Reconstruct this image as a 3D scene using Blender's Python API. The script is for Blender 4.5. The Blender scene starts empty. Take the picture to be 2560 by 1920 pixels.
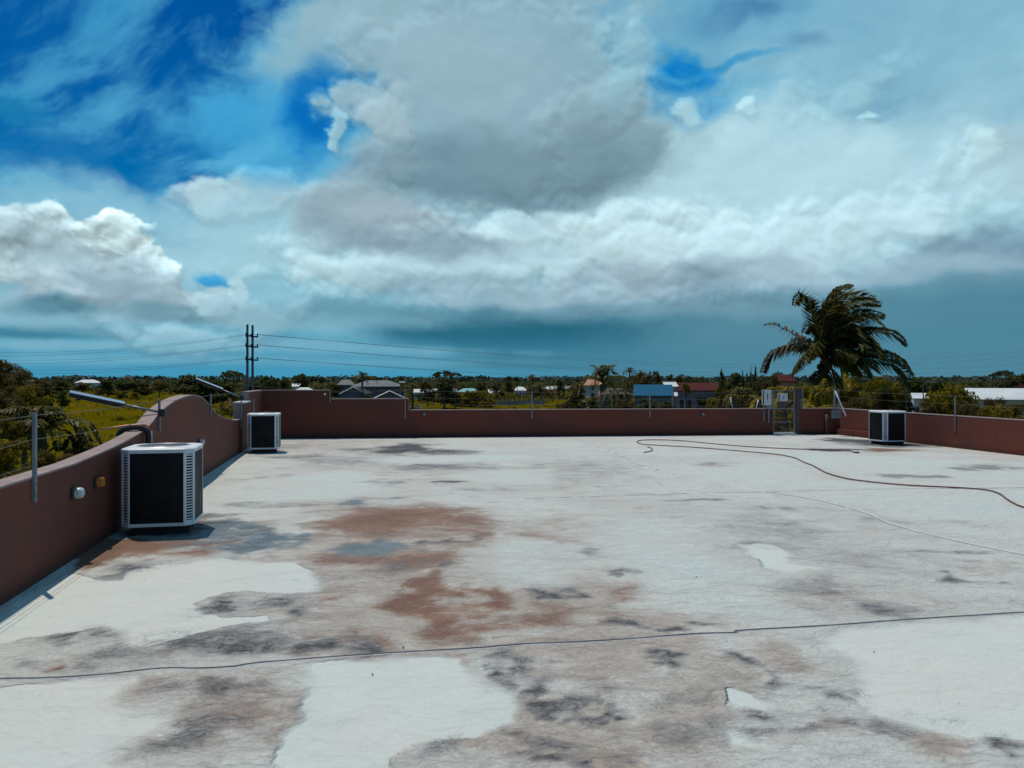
import bpy, bmesh, math, random
import numpy as np
from mathutils import Vector, Matrix

# ------------------------------------------------------------------ camera
S = bpy.context.scene
COL = S.collection
F, EYE, HOR, CX = 2000.0, 1.6, 947.0, 1280.0      # focal length, eye height, horizon and centre in photo pixels
GROUND = -7.0

cam_data = bpy.data.cameras.new('camera')
cam = bpy.data.objects.new('camera', cam_data)
COL.objects.link(cam)
cam.location = (0, 0, EYE)
cam.rotation_euler = (math.radians(90), 0, 0)
cam_data.sensor_width = 36.0
cam_data.lens = F / 2560.0 * 36.0
cam_data.shift_y = -13.0 / 2560.0
cam_data.clip_start = 0.05
cam_data.clip_end = 20000.0
S.camera = cam

# ------------------------------------------------------------------ node helpers
def lin(c):
    """sRGB 0-255 to linear"""
    return tuple((v / 255 / 12.92) if v / 255 <= 0.04045 else ((v / 255 + 0.055) / 1.055) ** 2.4 for v in c)

class NT:
    def __init__(self, tree):
        self.t = tree
        tree.nodes.clear()
    def new(self, kind, **props):
        n = self.t.nodes.new(kind)
        for k, v in props.items():
            setattr(n, k, v)
        return n
    def put(self, sock, v):
        if isinstance(v, bpy.types.NodeSocket):
            self.t.links.new(v, sock)
        elif v is not None:
            if sock.type == 'RGBA' and len(v) == 3:
                v = (*v, 1)
            sock.default_value = v
    def math(self, op, a, b=None, c=None, clamp=False):
        n = self.new('ShaderNodeMath', operation=op, use_clamp=clamp)
        for i, v in enumerate((a, b, c)):
            if v is not None:
                self.put(n.inputs[i], v)
        return n.outputs[0]
    def vmath(self, op, a, b=None, scale=None):
        n = self.new('ShaderNodeVectorMath', operation=op)
        self.put(n.inputs[0], a)
        if b is not None:
            self.put(n.inputs[1], b)
        if scale is not None:
            self.put(n.inputs['Scale'], scale)
        return n.outputs['Value'] if op in ('LENGTH', 'DOT_PRODUCT', 'DISTANCE') else n.outputs[0]
    def mix(self, fac, a, b, blend='MIX'):
        n = self.new('ShaderNodeMix', data_type='RGBA', blend_type=blend)
        self.put(n.inputs[0], fac); self.put(n.inputs[6], a); self.put(n.inputs[7], b)
        return n.outputs[2]
    def rng(self, v, a, b, c=0.0, d=1.0, smooth=True):
        n = self.new('ShaderNodeMapRange', interpolation_type='SMOOTHSTEP' if smooth else 'LINEAR')
        n.clamp = not smooth
        for i, x in enumerate((v, a, b, c, d)):
            self.put(n.inputs[i], x)
        return n.outputs[0]
    def noise(self, vec, scale, detail=4.0, rough=0.55, dist=0.0, color=False):
        n = self.new('ShaderNodeTexNoise')
        self.put(n.inputs['Vector'], vec)
        n.inputs['Scale'].default_value = scale
        n.inputs['Detail'].default_value = detail
        n.inputs['Roughness'].default_value = rough
        n.inputs['Distortion'].default_value = dist
        return n.outputs['Color' if color else 'Fac']
    def vor(self, vec, scale, detail=0.0, feature='F1', rough=0.5):
        n = self.new('ShaderNodeTexVoronoi', feature=feature)
        self.put(n.inputs['Vector'], vec)
        n.inputs['Scale'].default_value = scale
        if 'Detail' in n.inputs:
            n.inputs['Detail'].default_value = detail
            n.inputs['Roughness'].default_value = rough
        return n.outputs['Distance']

# ------------------------------------------------------------------ sun and sky
TO_SUN = Vector((-0.26, 0.28, 1.0)).normalized()
SUN_EL = math.asin(TO_SUN.z)
SUN_AZ = math.atan2(TO_SUN.x, TO_SUN.y)
sun_data = bpy.data.lights.new('sun', 'SUN')
sun_data.energy = 2.75
sun_data.angle = math.radians(0.6)
sun_data.color = (1.0, 0.925, 0.80)
sun = bpy.data.objects.new('sun', sun_data)
sun.rotation_euler = (-TO_SUN).to_track_quat('-Z', 'Y').to_euler()
sun.location = (0, 0, 30)
COL.objects.link(sun)

world = bpy.data.worlds.new('World')
S.world = world
world.use_nodes = True
W = NT(world.node_tree)
STR = 0.10                                         # background strength
sky = W.new('ShaderNodeTexSky', sky_type='NISHITA')
sky.sun_disc = False
sky.sun_elevation = SUN_EL
sky.sun_rotation = SUN_AZ
sky.air_density = 1.0
sky.dust_density = 0.3
sky.ozone_density = 3.0
tc = W.new('ShaderNodeTexCoord').outputs['Generated']
sep = W.new('ShaderNodeSeparateXYZ'); W.put(sep.inputs[0], tc)
az = W.math('ARCTAN2', sep.outputs[0], sep.outputs[1])
el = W.math('ARCSINE', sep.outputs[2])
clear = W.mix(1.0, sky.outputs[0], W.mix(W.rng(el, 0.15, 0.42), (0.0, 0.34, 0.58), (0.0, 0.265, 0.58)), 'MULTIPLY')

# ------------------------------------------------------------------ clouds, computed over the whole sky by compass direction
def perlin(x, y, period, seed):
    """2-D gradient noise, periodic in x"""
    r = np.random.RandomState(seed)
    n = 512
    th = r.rand(n, period) * 2 * np.pi
    gx, gy = np.cos(th).astype(np.float32), np.sin(th).astype(np.float32)
    xi, yi = np.floor(x).astype(np.int32), np.floor(y).astype(np.int32)
    fx, fy = (x - xi).astype(np.float32), (y - yi).astype(np.float32)
    x0, x1 = xi % period, (xi + 1) % period
    y0, y1 = yi % n, (yi + 1) % n
    u, v = fx * fx * fx * (fx * (fx * 6 - 15) + 10), fy * fy * fy * (fy * (fy * 6 - 15) + 10)
    d = lambda a, b, p, q: gx[b, a] * p + gy[b, a] * q
    t0 = d(x0, y0, fx, fy) * (1 - u) + d(x1, y0, fx - 1, fy) * u
    t1 = d(x0, y1, fx, fy - 1) * (1 - u) + d(x1, y1, fx - 1, fy - 1) * u
    return (t0 * (1 - v) + t1 * v) * 1.5

def fbm2(x, y, cells, octs, seed, gain=0.5, billow=False):
    """x, y in radians; cells = cells round the horizon at the first octave"""
    s, a, tot = 0.0, 1.0, 0.0
    for o in range(octs):
        p = cells * 2 ** o
        k = p / (2 * np.pi)
        n = perlin(x * k + 0.37 * o, y * k + 37.7 * o, p, seed + o)
        s = s + a * (np.abs(n) * 2.6 - 0.7 if billow else n)
        tot += a
        a *= gain
    return s / tot

def smooth(v, a, b):
    t = np.clip((v - a) / (b - a), 0, 1)
    return t * t * (3 - 2 * t)

def ang(px, py):
    a = math.atan((px - CX) / F)
    return a, math.atan((HOR - py) / F * math.cos(a))

def paint_clouds(A, E, step):
    """linear colour and cover of the clouds seen in the directions A (azimuth), E (elevation); step = radians per sample"""
    squash = 1.45
    Ey = E * squash
    w1x, w1y = fbm2(A, Ey, 22, 3, 11), fbm2(A, Ey, 22, 3, 23)
    w2x, w2y = fbm2(A, Ey, 90, 5, 31, 0.55), fbm2(A, Ey, 90, 5, 43, 0.55)
    Ax, Ex = A + 0.030 * w2x, E + 0.022 * w2y                 # crisp heaps
    calm = 0.12 + 0.88 * smooth(E, 0.03, 0.17)                # layers lie flat near the horizon
    Ex = E + 0.022 * w2y * calm
    Aw, Ew = Ax + 0.060 * w1x, Ex + 0.035 * w1y * calm               # soft veils
    soft_n = fbm2(A + 0.02 * w2x, Ey + 0.02 * w2y, 50, 7, 57, 0.58)
    puff_n = fbm2(A + 0.012 * w2x, Ey + 0.012 * w2y, 60, 6, 71, 0.52, True)
    ca, sa = math.cos(math.radians(32)), math.sin(math.radians(32))
    u, v = A * ca + E * sa, -A * sa + E * ca
    wisp_n = fbm2(u * 0.9 + 0.10 * w1x, v * 2.6 + 0.16 * w1y + 0.03 * w2y, 24, 7, 91, 0.60)
    wisp2 = fbm2(u * 1.2 + 0.12 * w1y, v * 3.4 + 0.2 * w1x, 70, 5, 97, 0.55)
    def up(f, k, side=0.45):
        """the field as it is one small step nearer the sun"""
        n = max(1, int(round(k / step)))
        m = int(round(k * side / step))
        g = np.empty_like(f)
        g[:-n] = f[n:]; g[-n:] = f[-1:]
        if m:
            g[:, m:] = g[:, :-m].copy()
        return g
    # cover that goes on all round, thin towards the left where the blue shows
    base = fbm2(A, Ey, 9, 6, 5, 0.55)
    cov = smooth(base + 0.30 * np.sin(A) * np.cos(E), -0.06, 0.26) * 0.85
    cov = cov * (1 - 1.0 * smooth(-np.abs(A + 0.50), -0.36, -0.16) * smooth(E, 0.16, 0.23))
    col = np.ones(A.shape + (3,), np.float32) * np.array((112 / 255, 168 / 255, 194 / 255), np.float32)      # mixed in display values, made linear at the end
    col = col * (1 + 0.16 * soft_n)[..., None]
    relief = np.zeros_like(A)
    rim = np.zeros_like(A)
    for (px, py, rx, ry, c, op, soft, amp, rot, kind, *rel) in STROKES:
        a, e = ang(px, py)
        c_a = math.cos(a)
        rxa, rya = max(rx / F * c_a * c_a, 0.002), max(ry / F * c_a, 0.002)
        reach = max(rxa, rya) * (1.6 + soft + amp) + 0.08
        r0, r1 = np.searchsorted(E[:, 0], [e - reach, e + reach])
        c0, c1 = np.searchsorted(A[0], [a - reach, a + reach])
        if r1 - r0 < 2 or c1 - c0 < 2:
            continue
        sl = (slice(r0, r1), slice(c0, c1))
        X, Y = (Aw[sl], Ew[sl]) if kind in ('soft', 'wisp') else (Ax[sl], Ex[sl])
        if kind == 'puff':
            X, Y = X + 0.012 * w1x[sl], Y + 0.008 * w1y[sl]
        X, Y = X - a, Y - e
        t = math.radians(rot)
        xr, yr = (X * math.cos(t) + Y * math.sin(t)) / rxa, (-X * math.sin(t) + Y * math.cos(t)) / rya
        d = np.sqrt(xr * xr + yr * yr)
        if kind == 'puff':
            d = d - amp * 0.85 * puff_n[sl] - amp * 0.15 * soft_n[sl]
        elif kind == 'wisp':
            d = d - amp * (1.3 * wisp_n[sl] + 0.5 * wisp2[sl])
        else:
            d = d - amp * soft_n[sl]
        m = (1 - smooth(d, 1 - soft, 1 + soft)) * op
        if c is None:                                          # a window in the cover
            cov[sl] = cov[sl] * (1 - m)
            relief[sl] *= 1 - m
            rim[sl] *= 1 - m
            continue
        C = np.array(c, np.float32) / 255
        total = cov[sl] + m - cov[sl] * m
        k = (m / np.maximum(total, 1e-4))[..., None]
        col[sl] = col[sl] * (1 - k) + C * k
        cov[sl] = total
        puffy = rel[0] if rel else {'puff': 0.36, 'soft': 0.12, 'wisp': 0.0}[kind]
        relief[sl] = relief[sl] * (1 - m) + m * puffy * smooth(E[sl], 0.02, 0.10)
        if kind == 'puff':
            g = m - up(m, 0.007)
            rim[sl] = rim[sl] * (1 - m * 0.7) + np.clip(g, -0.35, 0.6)
    fine = puff_n - up(puff_n, 0.007)
    broad = soft_n - up(soft_n, 0.016)
    shade = relief * (0.42 * np.clip(fine, -0.35, 0.35) + 0.50 * broad + 0.30 * soft_n + 0.26 * puff_n) + 0.22 * rim
    col = np.where(col <= 0.04045, col / 12.92, ((col + 0.055) / 1.055) ** 2.4)
    col = col * np.clip(1 + shade, 0.55, 1.7)[..., None]
    return np.clip(col, 0, 0.95), np.clip(cov, 0, 1)

STROKES = [
    # (px, py, rx, ry, colour, cover, softness, edge noise, tilt, kind); colour None opens a window on the blue
    (1950, 120, 1150, 380, (108, 172, 201), 0.85, 0.35, 0.8, 0, 'soft'),
    (2350, 220, 480, 420, (136, 184, 203), 0.75, 0.7, 0.8, 0, 'soft'),
    (950, 60, 260, 150, (88, 160, 195), 0.8, 0.6, 1.2, 20, 'soft'),
    (500, 320, 400, 220, (88, 178, 214), 0.52, 0.7, 2.2, 0, 'wisp'),
    (620, 480, 300, 120, (86, 174, 214), 0.6, 0.8, 2.0, 0, 'wisp'),
    (240, 110, 260, 90, (50, 150, 200), 0.12, 0.8, 2.0, 0, 'wisp'),
    (740, 320, 200, 130, (84, 170, 212), 0.4, 0.8, 2.0, 0, 'wisp'),
    (60, 265, 130, 36, (45, 145, 185), 0.4, 0.6, 0.8, -5, 'soft'),
    (275, 45, 70, 40, (60, 155, 200), 0.6, 0.7, 1.2, -20, 'soft'),
    (2010, 100, 55, 20, None, 0.3, 0.7, 1.2, 0, 'soft'),
    (1880, 15, 110, 30, None, 0.5, 0.7, 1.2, 10, 'soft'),
    (1280, 810, 2400, 300, (128, 184, 205), 0.97, 0.12, 0.18, 0, 'soft'),
    (220, 400, 380, 62, None, 0.85, 0.6, 0.5, -6, 'soft'),
    (1900, 520, 1000, 260, (150, 196, 214), 0.97, 0.4, 0.5, 0, 'soft'),
    (1200, 560, 500, 160, (150, 190, 206), 0.97, 0.3, 0.5, 0, 'soft'),
    (560, 560, 420, 60, (125, 180, 206), 0.85, 0.5, 0.7, -6, 'soft'),
    (625, 485, 190, 50, (170, 202, 213), 0.95, 0.25, 0.5, 8, 'puff', 0.4),
    (700, 620, 330, 110, (158, 200, 214), 0.9, 0.5, 0.8, 0, 'soft'),
    (1705, 238, 85, 88, (12, 118, 190), 1.0, 0.35, 0.6, 15, 'puff', 0.0),
    (1800, 182, 120, 14, (40, 138, 196), 0.7, 0.7, 0.6, 6, 'soft'),
    (1810, 262, 130, 36, (80, 160, 200), 0.5, 0.6, 1.0, 0, 'soft'),
    (1690, 205, 60, 7, (60, 150, 200), 0.5, 0.8, 1.2, 0, 'soft'),
    (2010, 245, 60, 28, (160, 205, 218), 0.6, 0.7, 1.0, 20, 'puff'),
    (2165, 215, 75, 38, (162, 206, 219), 0.55, 0.8, 1.0, 30, 'puff'),
    (2175, 287, 38, 10, (175, 220, 230), 0.9, 0.4, 0.6, 8, 'puff'),
    (1865, 272, 26, 16, (165, 212, 222), 1.0, 0.3, 0.4, 10, 'puff'),
    (1712, 285, 24, 28, (158, 205, 218), 0.9, 0.5, 0.9, 30, 'puff'),
    (2250, 380, 340, 90, (150, 192, 208), 0.7, 0.7, 0.8, 0, 'soft'),
    (2440, 540, 200, 70, (165, 210, 222), 0.8, 0.5, 0.8, 0, 'puff'),
    (2520, 410, 115, 85, (158, 190, 202), 0.95, 0.35, 0.4, 0, 'soft'),
    (2450, 385, 46, 58, (182, 214, 220), 0.9, 0.4, 0.4, -20, 'puff', 0.6),
    (1850, 470, 560, 170, (176, 213, 224), 0.95, 0.5, 0.7, -6, 'soft'),
    (1500, 615, 430, 105, (190, 221, 229), 1.0, 0.4, 0.8, 0, 'puff'),
    (2020, 600, 330, 95, (184, 217, 227), 0.9, 0.5, 0.8, 10, 'puff'),
    (1120, 640, 360, 85, (174, 208, 219), 0.95, 0.4, 0.8, 0, 'puff'),
    (815, 690, 160, 42, (184, 218, 226), 0.9, 0.5, 0.9, 0, 'puff'),
    (880, 520, 150, 82, (150, 176, 188), 0.95, 0.4, 0.5, 0, 'puff'),
    (1010, 590, 220, 62, (132, 158, 172), 0.9, 0.45, 0.6, -8, 'soft'),
    (985, 560, 120, 28, (165, 186, 196), 0.7, 0.6, 0.6, -6, 'soft'),
    (815, 165, 130, 110, (132, 178, 198), 0.95, 0.35, 0.7, -10, 'soft'),
    (720, 330, 170, 110, (60, 155, 206), 0.85, 0.6, 1.0, 10, 'soft'),
    (640, 400, 160, 50, (100, 180, 214), 0.5, 0.8, 1.6, 20, 'wisp'),
    (850, 250, 75, 105, (4, 104, 182), 0.95, 0.5, 0.5, -12, 'soft'),
    (1190, -40, 420, 260, (142, 178, 192), 1.0, 0.3, 0.6, 0, 'soft'),
    (1240, 250, 370, 250, (136, 173, 189), 1.0, 0.14, 0.4, 0, 'puff', 0.14),
    (1520, 330, 140, 140, (138, 170, 183), 1.0, 0.2, 0.5, 0, 'puff', 0.22),
    (1575, 160, 80, 90, (140, 186, 202), 0.6, 0.5, 0.9, 0, 'puff'),
    (968, 330, 70, 115, (158, 186, 197), 0.9, 0.4, 0.5, 0, 'puff'),
    (850, 335, 17, 46, (140, 184, 203), 1.0, 0.35, 0.4, 15, 'puff'),
    (1170, 210, 260, 130, (150, 178, 190), 0.6, 0.8, 0.7, -20, 'soft'),
    (1290, 440, 350, 92, (106, 138, 153), 0.95, 0.45, 0.5, 3, 'soft'),
    (1420, 370, 220, 80, (120, 150, 163), 0.7, 0.7, 0.7, 10, 'soft'),
    (1010, 445, 120, 30, (125, 155, 170), 0.7, 0.5, 0.8, 0, 'soft'),
    (1330, 560, 250, 22, (190, 220, 228), 0.6, 0.9, 1.2, 2, 'puff'),
    (1750, 720, 380, 60, (150, 178, 193), 0.85, 0.5, 0.8, 3, 'soft'),
    (1560, 700, 130, 45, (146, 170, 184), 0.8, 0.6, 0.8, -5, 'soft'),
    (1690, 725, 110, 34, (128, 158, 174), 0.8, 0.6, 0.8, 0, 'soft'),
    (1250, 745, 360, 52, (150, 180, 194), 0.85, 0.5, 0.8, -4, 'puff'),
    (2480, 650, 300, 78, (116, 148, 168), 0.9, 0.5, 0.6, 8, 'soft'),
    (2250, 690, 300, 34, (150, 182, 198), 0.8, 0.6, 0.7, 4, 'soft'),
    (2150, 895, 1150, 160, (74, 128, 150), 0.97, 0.20, 0.14, 1.5, 'soft'),
    (1900, 800, 700, 60, (84, 134, 154), 0.6, 0.5, 0.4, 3, 'soft'),
    (1240, 832, 330, 48, (32, 96, 120), 0.92, 0.6, 0.4, 0, 'soft'),
    (880, 790, 240, 28, (96, 146, 165), 0.8, 0.6, 0.7, 0, 'soft'),
    (1180, 900, 420, 44, (60, 124, 150), 0.7, 0.7, 0.4, 0, 'soft'),
    (0, 560, 70, 48, (176, 206, 216), 1.0, 0.2, 0.5, 0, 'puff'),
    (150, 535, 56, 26, (205, 230, 234), 1.0, 0.2, 0.5, -15, 'puff'),
    (110, 640, 250, 112, (180, 208, 217), 1.0, 0.12, 0.45, -8, 'puff', 1.5),
    (290, 595, 92, 52, (200, 228, 233), 1.0, 0.12, 0.6, 5, 'puff', 1.5),
    (385, 655, 72, 52, (192, 220, 227), 1.0, 0.12, 0.6, -20, 'puff', 1.5),
    (330, 730, 200, 85, (158, 186, 198), 1.0, 0.14, 0.6, -8, 'puff', 1.1),
    (110, 640, 150, 48, (152, 180, 193), 0.7, 0.7, 0.7, -10, 'soft'),
    (150, 700, 66, 34, (198, 222, 228), 0.85, 0.4, 0.9, -35, 'puff'),
    (30, 720, 90, 60, (158, 184, 196), 0.8, 0.6, 0.6, 0, 'soft'),
    (255, 720, 150, 42, (138, 166, 181), 0.8, 0.6, 0.7, -8, 'soft'),
    (110, 768, 110, 28, (84, 132, 152), 0.85, 0.5, 0.6, 0, 'soft'),
    (385, 780, 110, 26, (104, 146, 163), 0.85, 0.5, 0.6, 0, 'soft'),
    (545, 704, 52, 16, (40, 140, 198), 0.8, 0.6, 1.3, -20, 'puff', 0.0),
    (530, 750, 58, 36, (164, 196, 208), 1.0, 0.2, 0.5, 0, 'puff'),
    (602, 730, 40, 40, (166, 204, 216), 1.0, 0.2, 0.5, 0, 'puff'),
    (620, 790, 130, 42, (140, 178, 192), 0.8, 0.5, 0.8, 0, 'puff'),
    (350, 885, 760, 66, (78, 150, 180), 0.92, 0.4, 0.3, 0, 'soft'),
    (250, 830, 300, 16, (70, 128, 150), 0.7, 0.6, 0.7, 1, 'soft'),
    (60, 835, 110, 14, (56, 120, 146), 0.7, 0.6, 0.7, 0, 'soft'),
    (415, 842, 60, 34, (140, 186, 204), 0.7, 0.6, 1.0, 0, 'puff'),
    (640, 855, 420, 9, (128, 176, 196), 0.55, 0.8, 0.9, -2, 'soft'),
    (230, 902, 260, 8, (116, 172, 196), 0.5, 0.8, 0.9, 0, 'soft'),
    (500, 960, 1100, 46, (68, 146, 178), 0.95, 0.3, 0.15, 0, 'soft'),
    (470, 838, 130, 26, (146, 188, 204), 0.8, 0.6, 1.2, 0, 'puff'),
    (200, 862, 330, 12, (128, 180, 200), 0.7, 0.8, 1.2, 1, 'soft'),
    (760, 872, 330, 12, (120, 174, 196), 0.65, 0.8, 1.2, -1, 'soft'),
    (360, 892, 260, 9, (112, 172, 196), 0.6, 0.8, 1.2, 0, 'soft'),
    (900, 905, 300, 9, (104, 164, 188), 0.5, 0.8, 1.0, 0, 'soft'),
    (120, 806, 160, 16, (132, 176, 194), 0.7, 0.7, 1.0, 0, 'soft'),
    (800, 812, 200, 18, (120, 168, 186), 0.6, 0.7, 1.0, 0, 'soft'),
    (1650, 782, 420, 22, (122, 158, 176), 0.6, 0.8, 0.8, 2, 'soft'),
    (600, 932, 600, 14, (62, 148, 184), 0.6, 0.6, 0.2, 0, 'soft'),
]

def cloud_image():
    """the painted clouds as one picture of the whole sky: coarse all round, fine where the camera can look"""
    per = 4
    w, lo_e = 6144, -0.07
    st = 2 * np.pi / w
    h = (int((np.pi / 2 - lo_e) / st) // per + 1) * per
    a = ((np.arange(w // per) + 0.5) * per * st - np.pi).astype(np.float32)
    e = (lo_e + (np.arange(h // per) + 0.5) * per * st).astype(np.float32)
    A, E = np.meshgrid(a, e)
    c, v = paint_clouds(A, E, st * per)
    buf = np.concatenate([c, v[..., None]], 2).astype(np.float32)
    buf = buf.repeat(per, 0).repeat(per, 1)
    i0, i1 = int((np.pi - 0.80) / st), int((np.pi + 0.80) / st)
    j1 = int((0.62 - lo_e) / st)
    a = ((np.arange(i0, i1) + 0.5) * st - np.pi).astype(np.float32)
    e = (lo_e + (np.arange(j1) + 0.5) * st).astype(np.float32)
    A, E = np.meshgrid(a, e)
    c, v = paint_clouds(A, E, st)
    buf[:j1, i0:i1, :3] = c
    buf[:j1, i0:i1, 3] = v
    img = bpy.data.images.new('clouds', w, h, alpha=True, float_buffer=True)
    img.colorspace_settings.name = 'Non-Color'
    img.alpha_mode = 'CHANNEL_PACKED'
    img.pixels.foreach_set(np.ascontiguousarray(buf[..., :4]).ravel())
    img.update()
    img.pack()
    return img, lo_e, lo_e + h * st

cloud_img, E0, E1 = cloud_image()
uv = W.new('ShaderNodeCombineXYZ')
W.put(uv.inputs[0], W.math('MULTIPLY_ADD', az, 1 / (2 * math.pi), 0.5))
W.put(uv.inputs[1], W.math('MULTIPLY', W.math('SUBTRACT', el, E0), 1 / (E1 - E0)))
ci = W.new('ShaderNodeTexImage', image=cloud_img, interpolation='Cubic', extension='EXTEND')
W.put(ci.inputs[0], uv.outputs[0])
final = W.mix(ci.outputs['Alpha'], clear, W.vmath('SCALE', ci.outputs['Color'], None, 1 / STR))
bg = W.new('ShaderNodeBackground')
W.put(bg.inputs[0], final)
bg.inputs[1].default_value = STR
wo = W.new('ShaderNodeOutputWorld')
W.t.links.new(bg.outputs[0], wo.inputs[0])
world.cycles.sampling_method = 'MANUAL'
world.cycles.sample_map_resolution = 512

S.view_settings.view_transform = 'Standard'
S.view_settings.look = 'None'
S.view_settings.exposure = 0.06
S.view_settings.gamma = 1.0
S.view_settings.use_curve_mapping = False
S.cycles.max_bounces = 5
S.cycles.transparent_max_bounces = 8

# ------------------------------------------------------------------ mesh helpers
RNG = random.Random(7)

def at(px, Y, py=None, z=None):
    """the point at depth Y whose bearing is that of photo column px, at the height of row py"""
    return Vector(((px - CX) / F * Y, Y, z if z is not None else EYE - (py - HOR) / F * Y))

class MB:
    """collects shapes and links them as one mesh object"""
    def __init__(self):
        self.v, self.f, self.tint = [], [], []
    def add(self, vs, fs):
        o = len(self.v)
        self.v.extend([tuple(p) for p in vs])
        self.f.extend([tuple(i + o for i in f) for f in fs])
        return self
    def box(self, c, s, rz=0.0, m=None, taper=1.0):
        x, y, z = s[0] / 2, s[1] / 2, s[2] / 2
        pts = [(-x, -y, -z), (x, -y, -z), (x, y, -z), (-x, y, -z),
               (-x * taper, -y * taper, z), (x * taper, -y * taper, z), (x * taper, y * taper, z), (-x * taper, y * taper, z)]
        R = Matrix.Rotation(rz, 3, 'Z') if m is None else m
        return self.add([R @ Vector(p) + Vector(c) for p in pts],
                        [(0, 3, 2, 1), (4, 5, 6, 7), (0, 1, 5, 4), (1, 2, 6, 5), (2, 3, 7, 6), (3, 0, 4, 7)])
    def bevel_box(self, c, s, b=0.01, rz=0.0):
        bm = bmesh.new()
        bmesh.ops.create_cube(bm, size=1)
        for v in bm.verts:
            v.co = Vector((v.co.x * s[0], v.co.y * s[1], v.co.z * s[2]))
        bmesh.ops.bevel(bm, geom=bm.edges[:], offset=b, segments=2, affect='EDGES', profile=0.6)
        R = Matrix.Rotation(rz, 3, 'Z')
        vs = [R @ v.co + Vector(c) for v in bm.verts]
        bm.verts.index_update()
        fs = [[v.index for v in f.verts] for f in bm.faces]
        bm.free()
        return self.add(vs, fs)
    def prism(self, poly, z0, z1, cap=True):
        n = len(poly)
        vs = [(x, y, z0) for x, y in poly] + [(x, y, z1) for x, y in poly]
        fs = [(i, (i + 1) % n, (i + 1) % n + n, i + n) for i in range(n)]
        if cap:
            fs += [tuple(range(n))[::-1], tuple(range(n, 2 * n))]
        return self.add(vs, fs)
    def tube(self, pts, r, n=8, cap=True):
        pts = [Vector(p) for p in pts]
        rs = r if isinstance(r, (list, tuple)) else [r] * len(pts)
        up = Vector((0, 0, 1))
        vs, fs = [], []
        side = None
        for i, p in enumerate(pts):
            d = (pts[min(i + 1, len(pts) - 1)] - pts[max(i - 1, 0)]).normalized()
            if side is None:
                side = d.cross(up)
                if side.length < 1e-3:
                    side = d.cross(Vector((0, 1, 0)))
            side = (side - d * side.dot(d)).normalized()
            w = d.cross(side)
            for k in range(n):
                a = 2 * math.pi * k / n
                vs.append(p + (side * math.cos(a) + w * math.sin(a)) * rs[i])
        for i in range(len(pts) - 1):
            for k in range(n):
                k2 = (k + 1) % n
                fs.append((i * n + k, i * n + k2, (i + 1) * n + k2, (i + 1) * n + k))
        if cap:
            fs.append(tuple(range(n))[::-1])
            fs.append(tuple(range((len(pts) - 1) * n, len(pts) * n)))
        return self.add(vs, fs)
    def lathe(self, prof, n=16, c=(0, 0, 0), m=None):
        R = m or Matrix.Identity(3)
        vs, fs = [], []
        for r, z in prof:
            for k in range(n):
                a = 2 * math.pi * k / n
                vs.append(R @ Vector((r * math.cos(a), r * math.sin(a), z)) + Vector(c))
        for i in range(len(prof) - 1):
            for k in range(n):
                k2 = (k + 1) % n
                fs.append((i * n + k, i * n + k2, (i + 1) * n + k2, (i + 1) * n + k))
        fs.append(tuple(range(n))[::-1])
        fs.append(tuple(range((len(prof) - 1) * n, len(prof) * n)))
        return self.add(vs, fs)
    def mesh(self, name, mat=None, smooth_=False):
        me = bpy.data.meshes.new(name)
        me.from_pydata([tuple(v) for v in self.v], [], self.f)
        if mat:
            me.materials.append(mat)
        if smooth_:
            me.polygons.foreach_set('use_smooth', [True] * len(me.polygons))
        me.update()
        return me
    def build(self, name, mat, parent=None, smooth_=False, loc=None):
        o = bpy.data.objects.new(name, self.mesh(name, mat, smooth_))
        COL.objects.link(o)
        if parent:
            o.parent = parent
        if loc is not None:
            o.location = loc
        return o

def tag(o, label=None, cat=None, group=None, kind=None):
    if label: o['label'] = label
    if cat: o['category'] = cat
    if group: o['group'] = group
    if kind: o['kind'] = kind
    return o

def thing(name, loc, label, cat, group=None, rz=0.0):
    o = bpy.data.objects.new(name, None)
    COL.objects.link(o)
    o.empty_display_size = 0.2
    o.location = loc
    o.rotation_euler = (0, 0, rz)
    return tag(o, label, cat, group)

def copy_tree(o, parent=None):
    c = o.copy()
    COL.objects.link(c)
    c.parent = parent
    for ch in list(o.children):
        copy_tree(ch, c)
    return c

# ------------------------------------------------------------------ materials
def pmat(name, col, rough=0.7, col2=None, scale=4.0, amount=0.5, bump=0.0, bscale=30.0, metal=0.0, spec=0.5, detail=6.0, coords='Object', stretch=None):
    """base colour broken up by a second one, with fine relief"""
    m = bpy.data.materials.new(name)
    m.use_nodes = True
    n = NT(m.node_tree)
    v = n.new('ShaderNodeTexCoord').outputs[coords] if coords != 'World' else n.new('ShaderNodeNewGeometry').outputs['Position']
    if stretch:
        v = n.vmath('MULTIPLY', v, stretch)
    b = n.new('ShaderNodeBsdfPrincipled')
    col2 = col2 or tuple(x * 0.72 for x in col)
    f = n.rng(n.noise(v, scale, detail, 0.62), 0.35, 0.70, 0.0, amount)
    c = n.mix(f, col, col2)
    f2 = n.noise(v, scale * 9, 3.0, 0.6)
    c = n.mix(n.rng(f2, 0.5, 0.8, 0.0, 0.25), c, tuple(x * 0.6 for x in col2))
    n.put(b.inputs['Base Color'], c)
    n.put(b.inputs['Roughness'], n.math('MULTIPLY_ADD', f2, 0.2, rough - 0.1))
    b.inputs['Metallic'].default_value = metal
    b.inputs['Specular IOR Level'].default_value = spec
    if bump:
        bp = n.new('ShaderNodeBump')
        bp.inputs['Strength'].default_value = bump
        bp.inputs['Distance'].default_value = 0.01
        n.put(bp.inputs['Height'], n.noise(v, bscale, 5.0, 0.6))
        n.t.links.new(bp.outputs[0], b.inputs['Normal'])
    o = n.new('ShaderNodeOutputMaterial')
    n.t.links.new(b.outputs[0], o.inputs[0])
    return m

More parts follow.
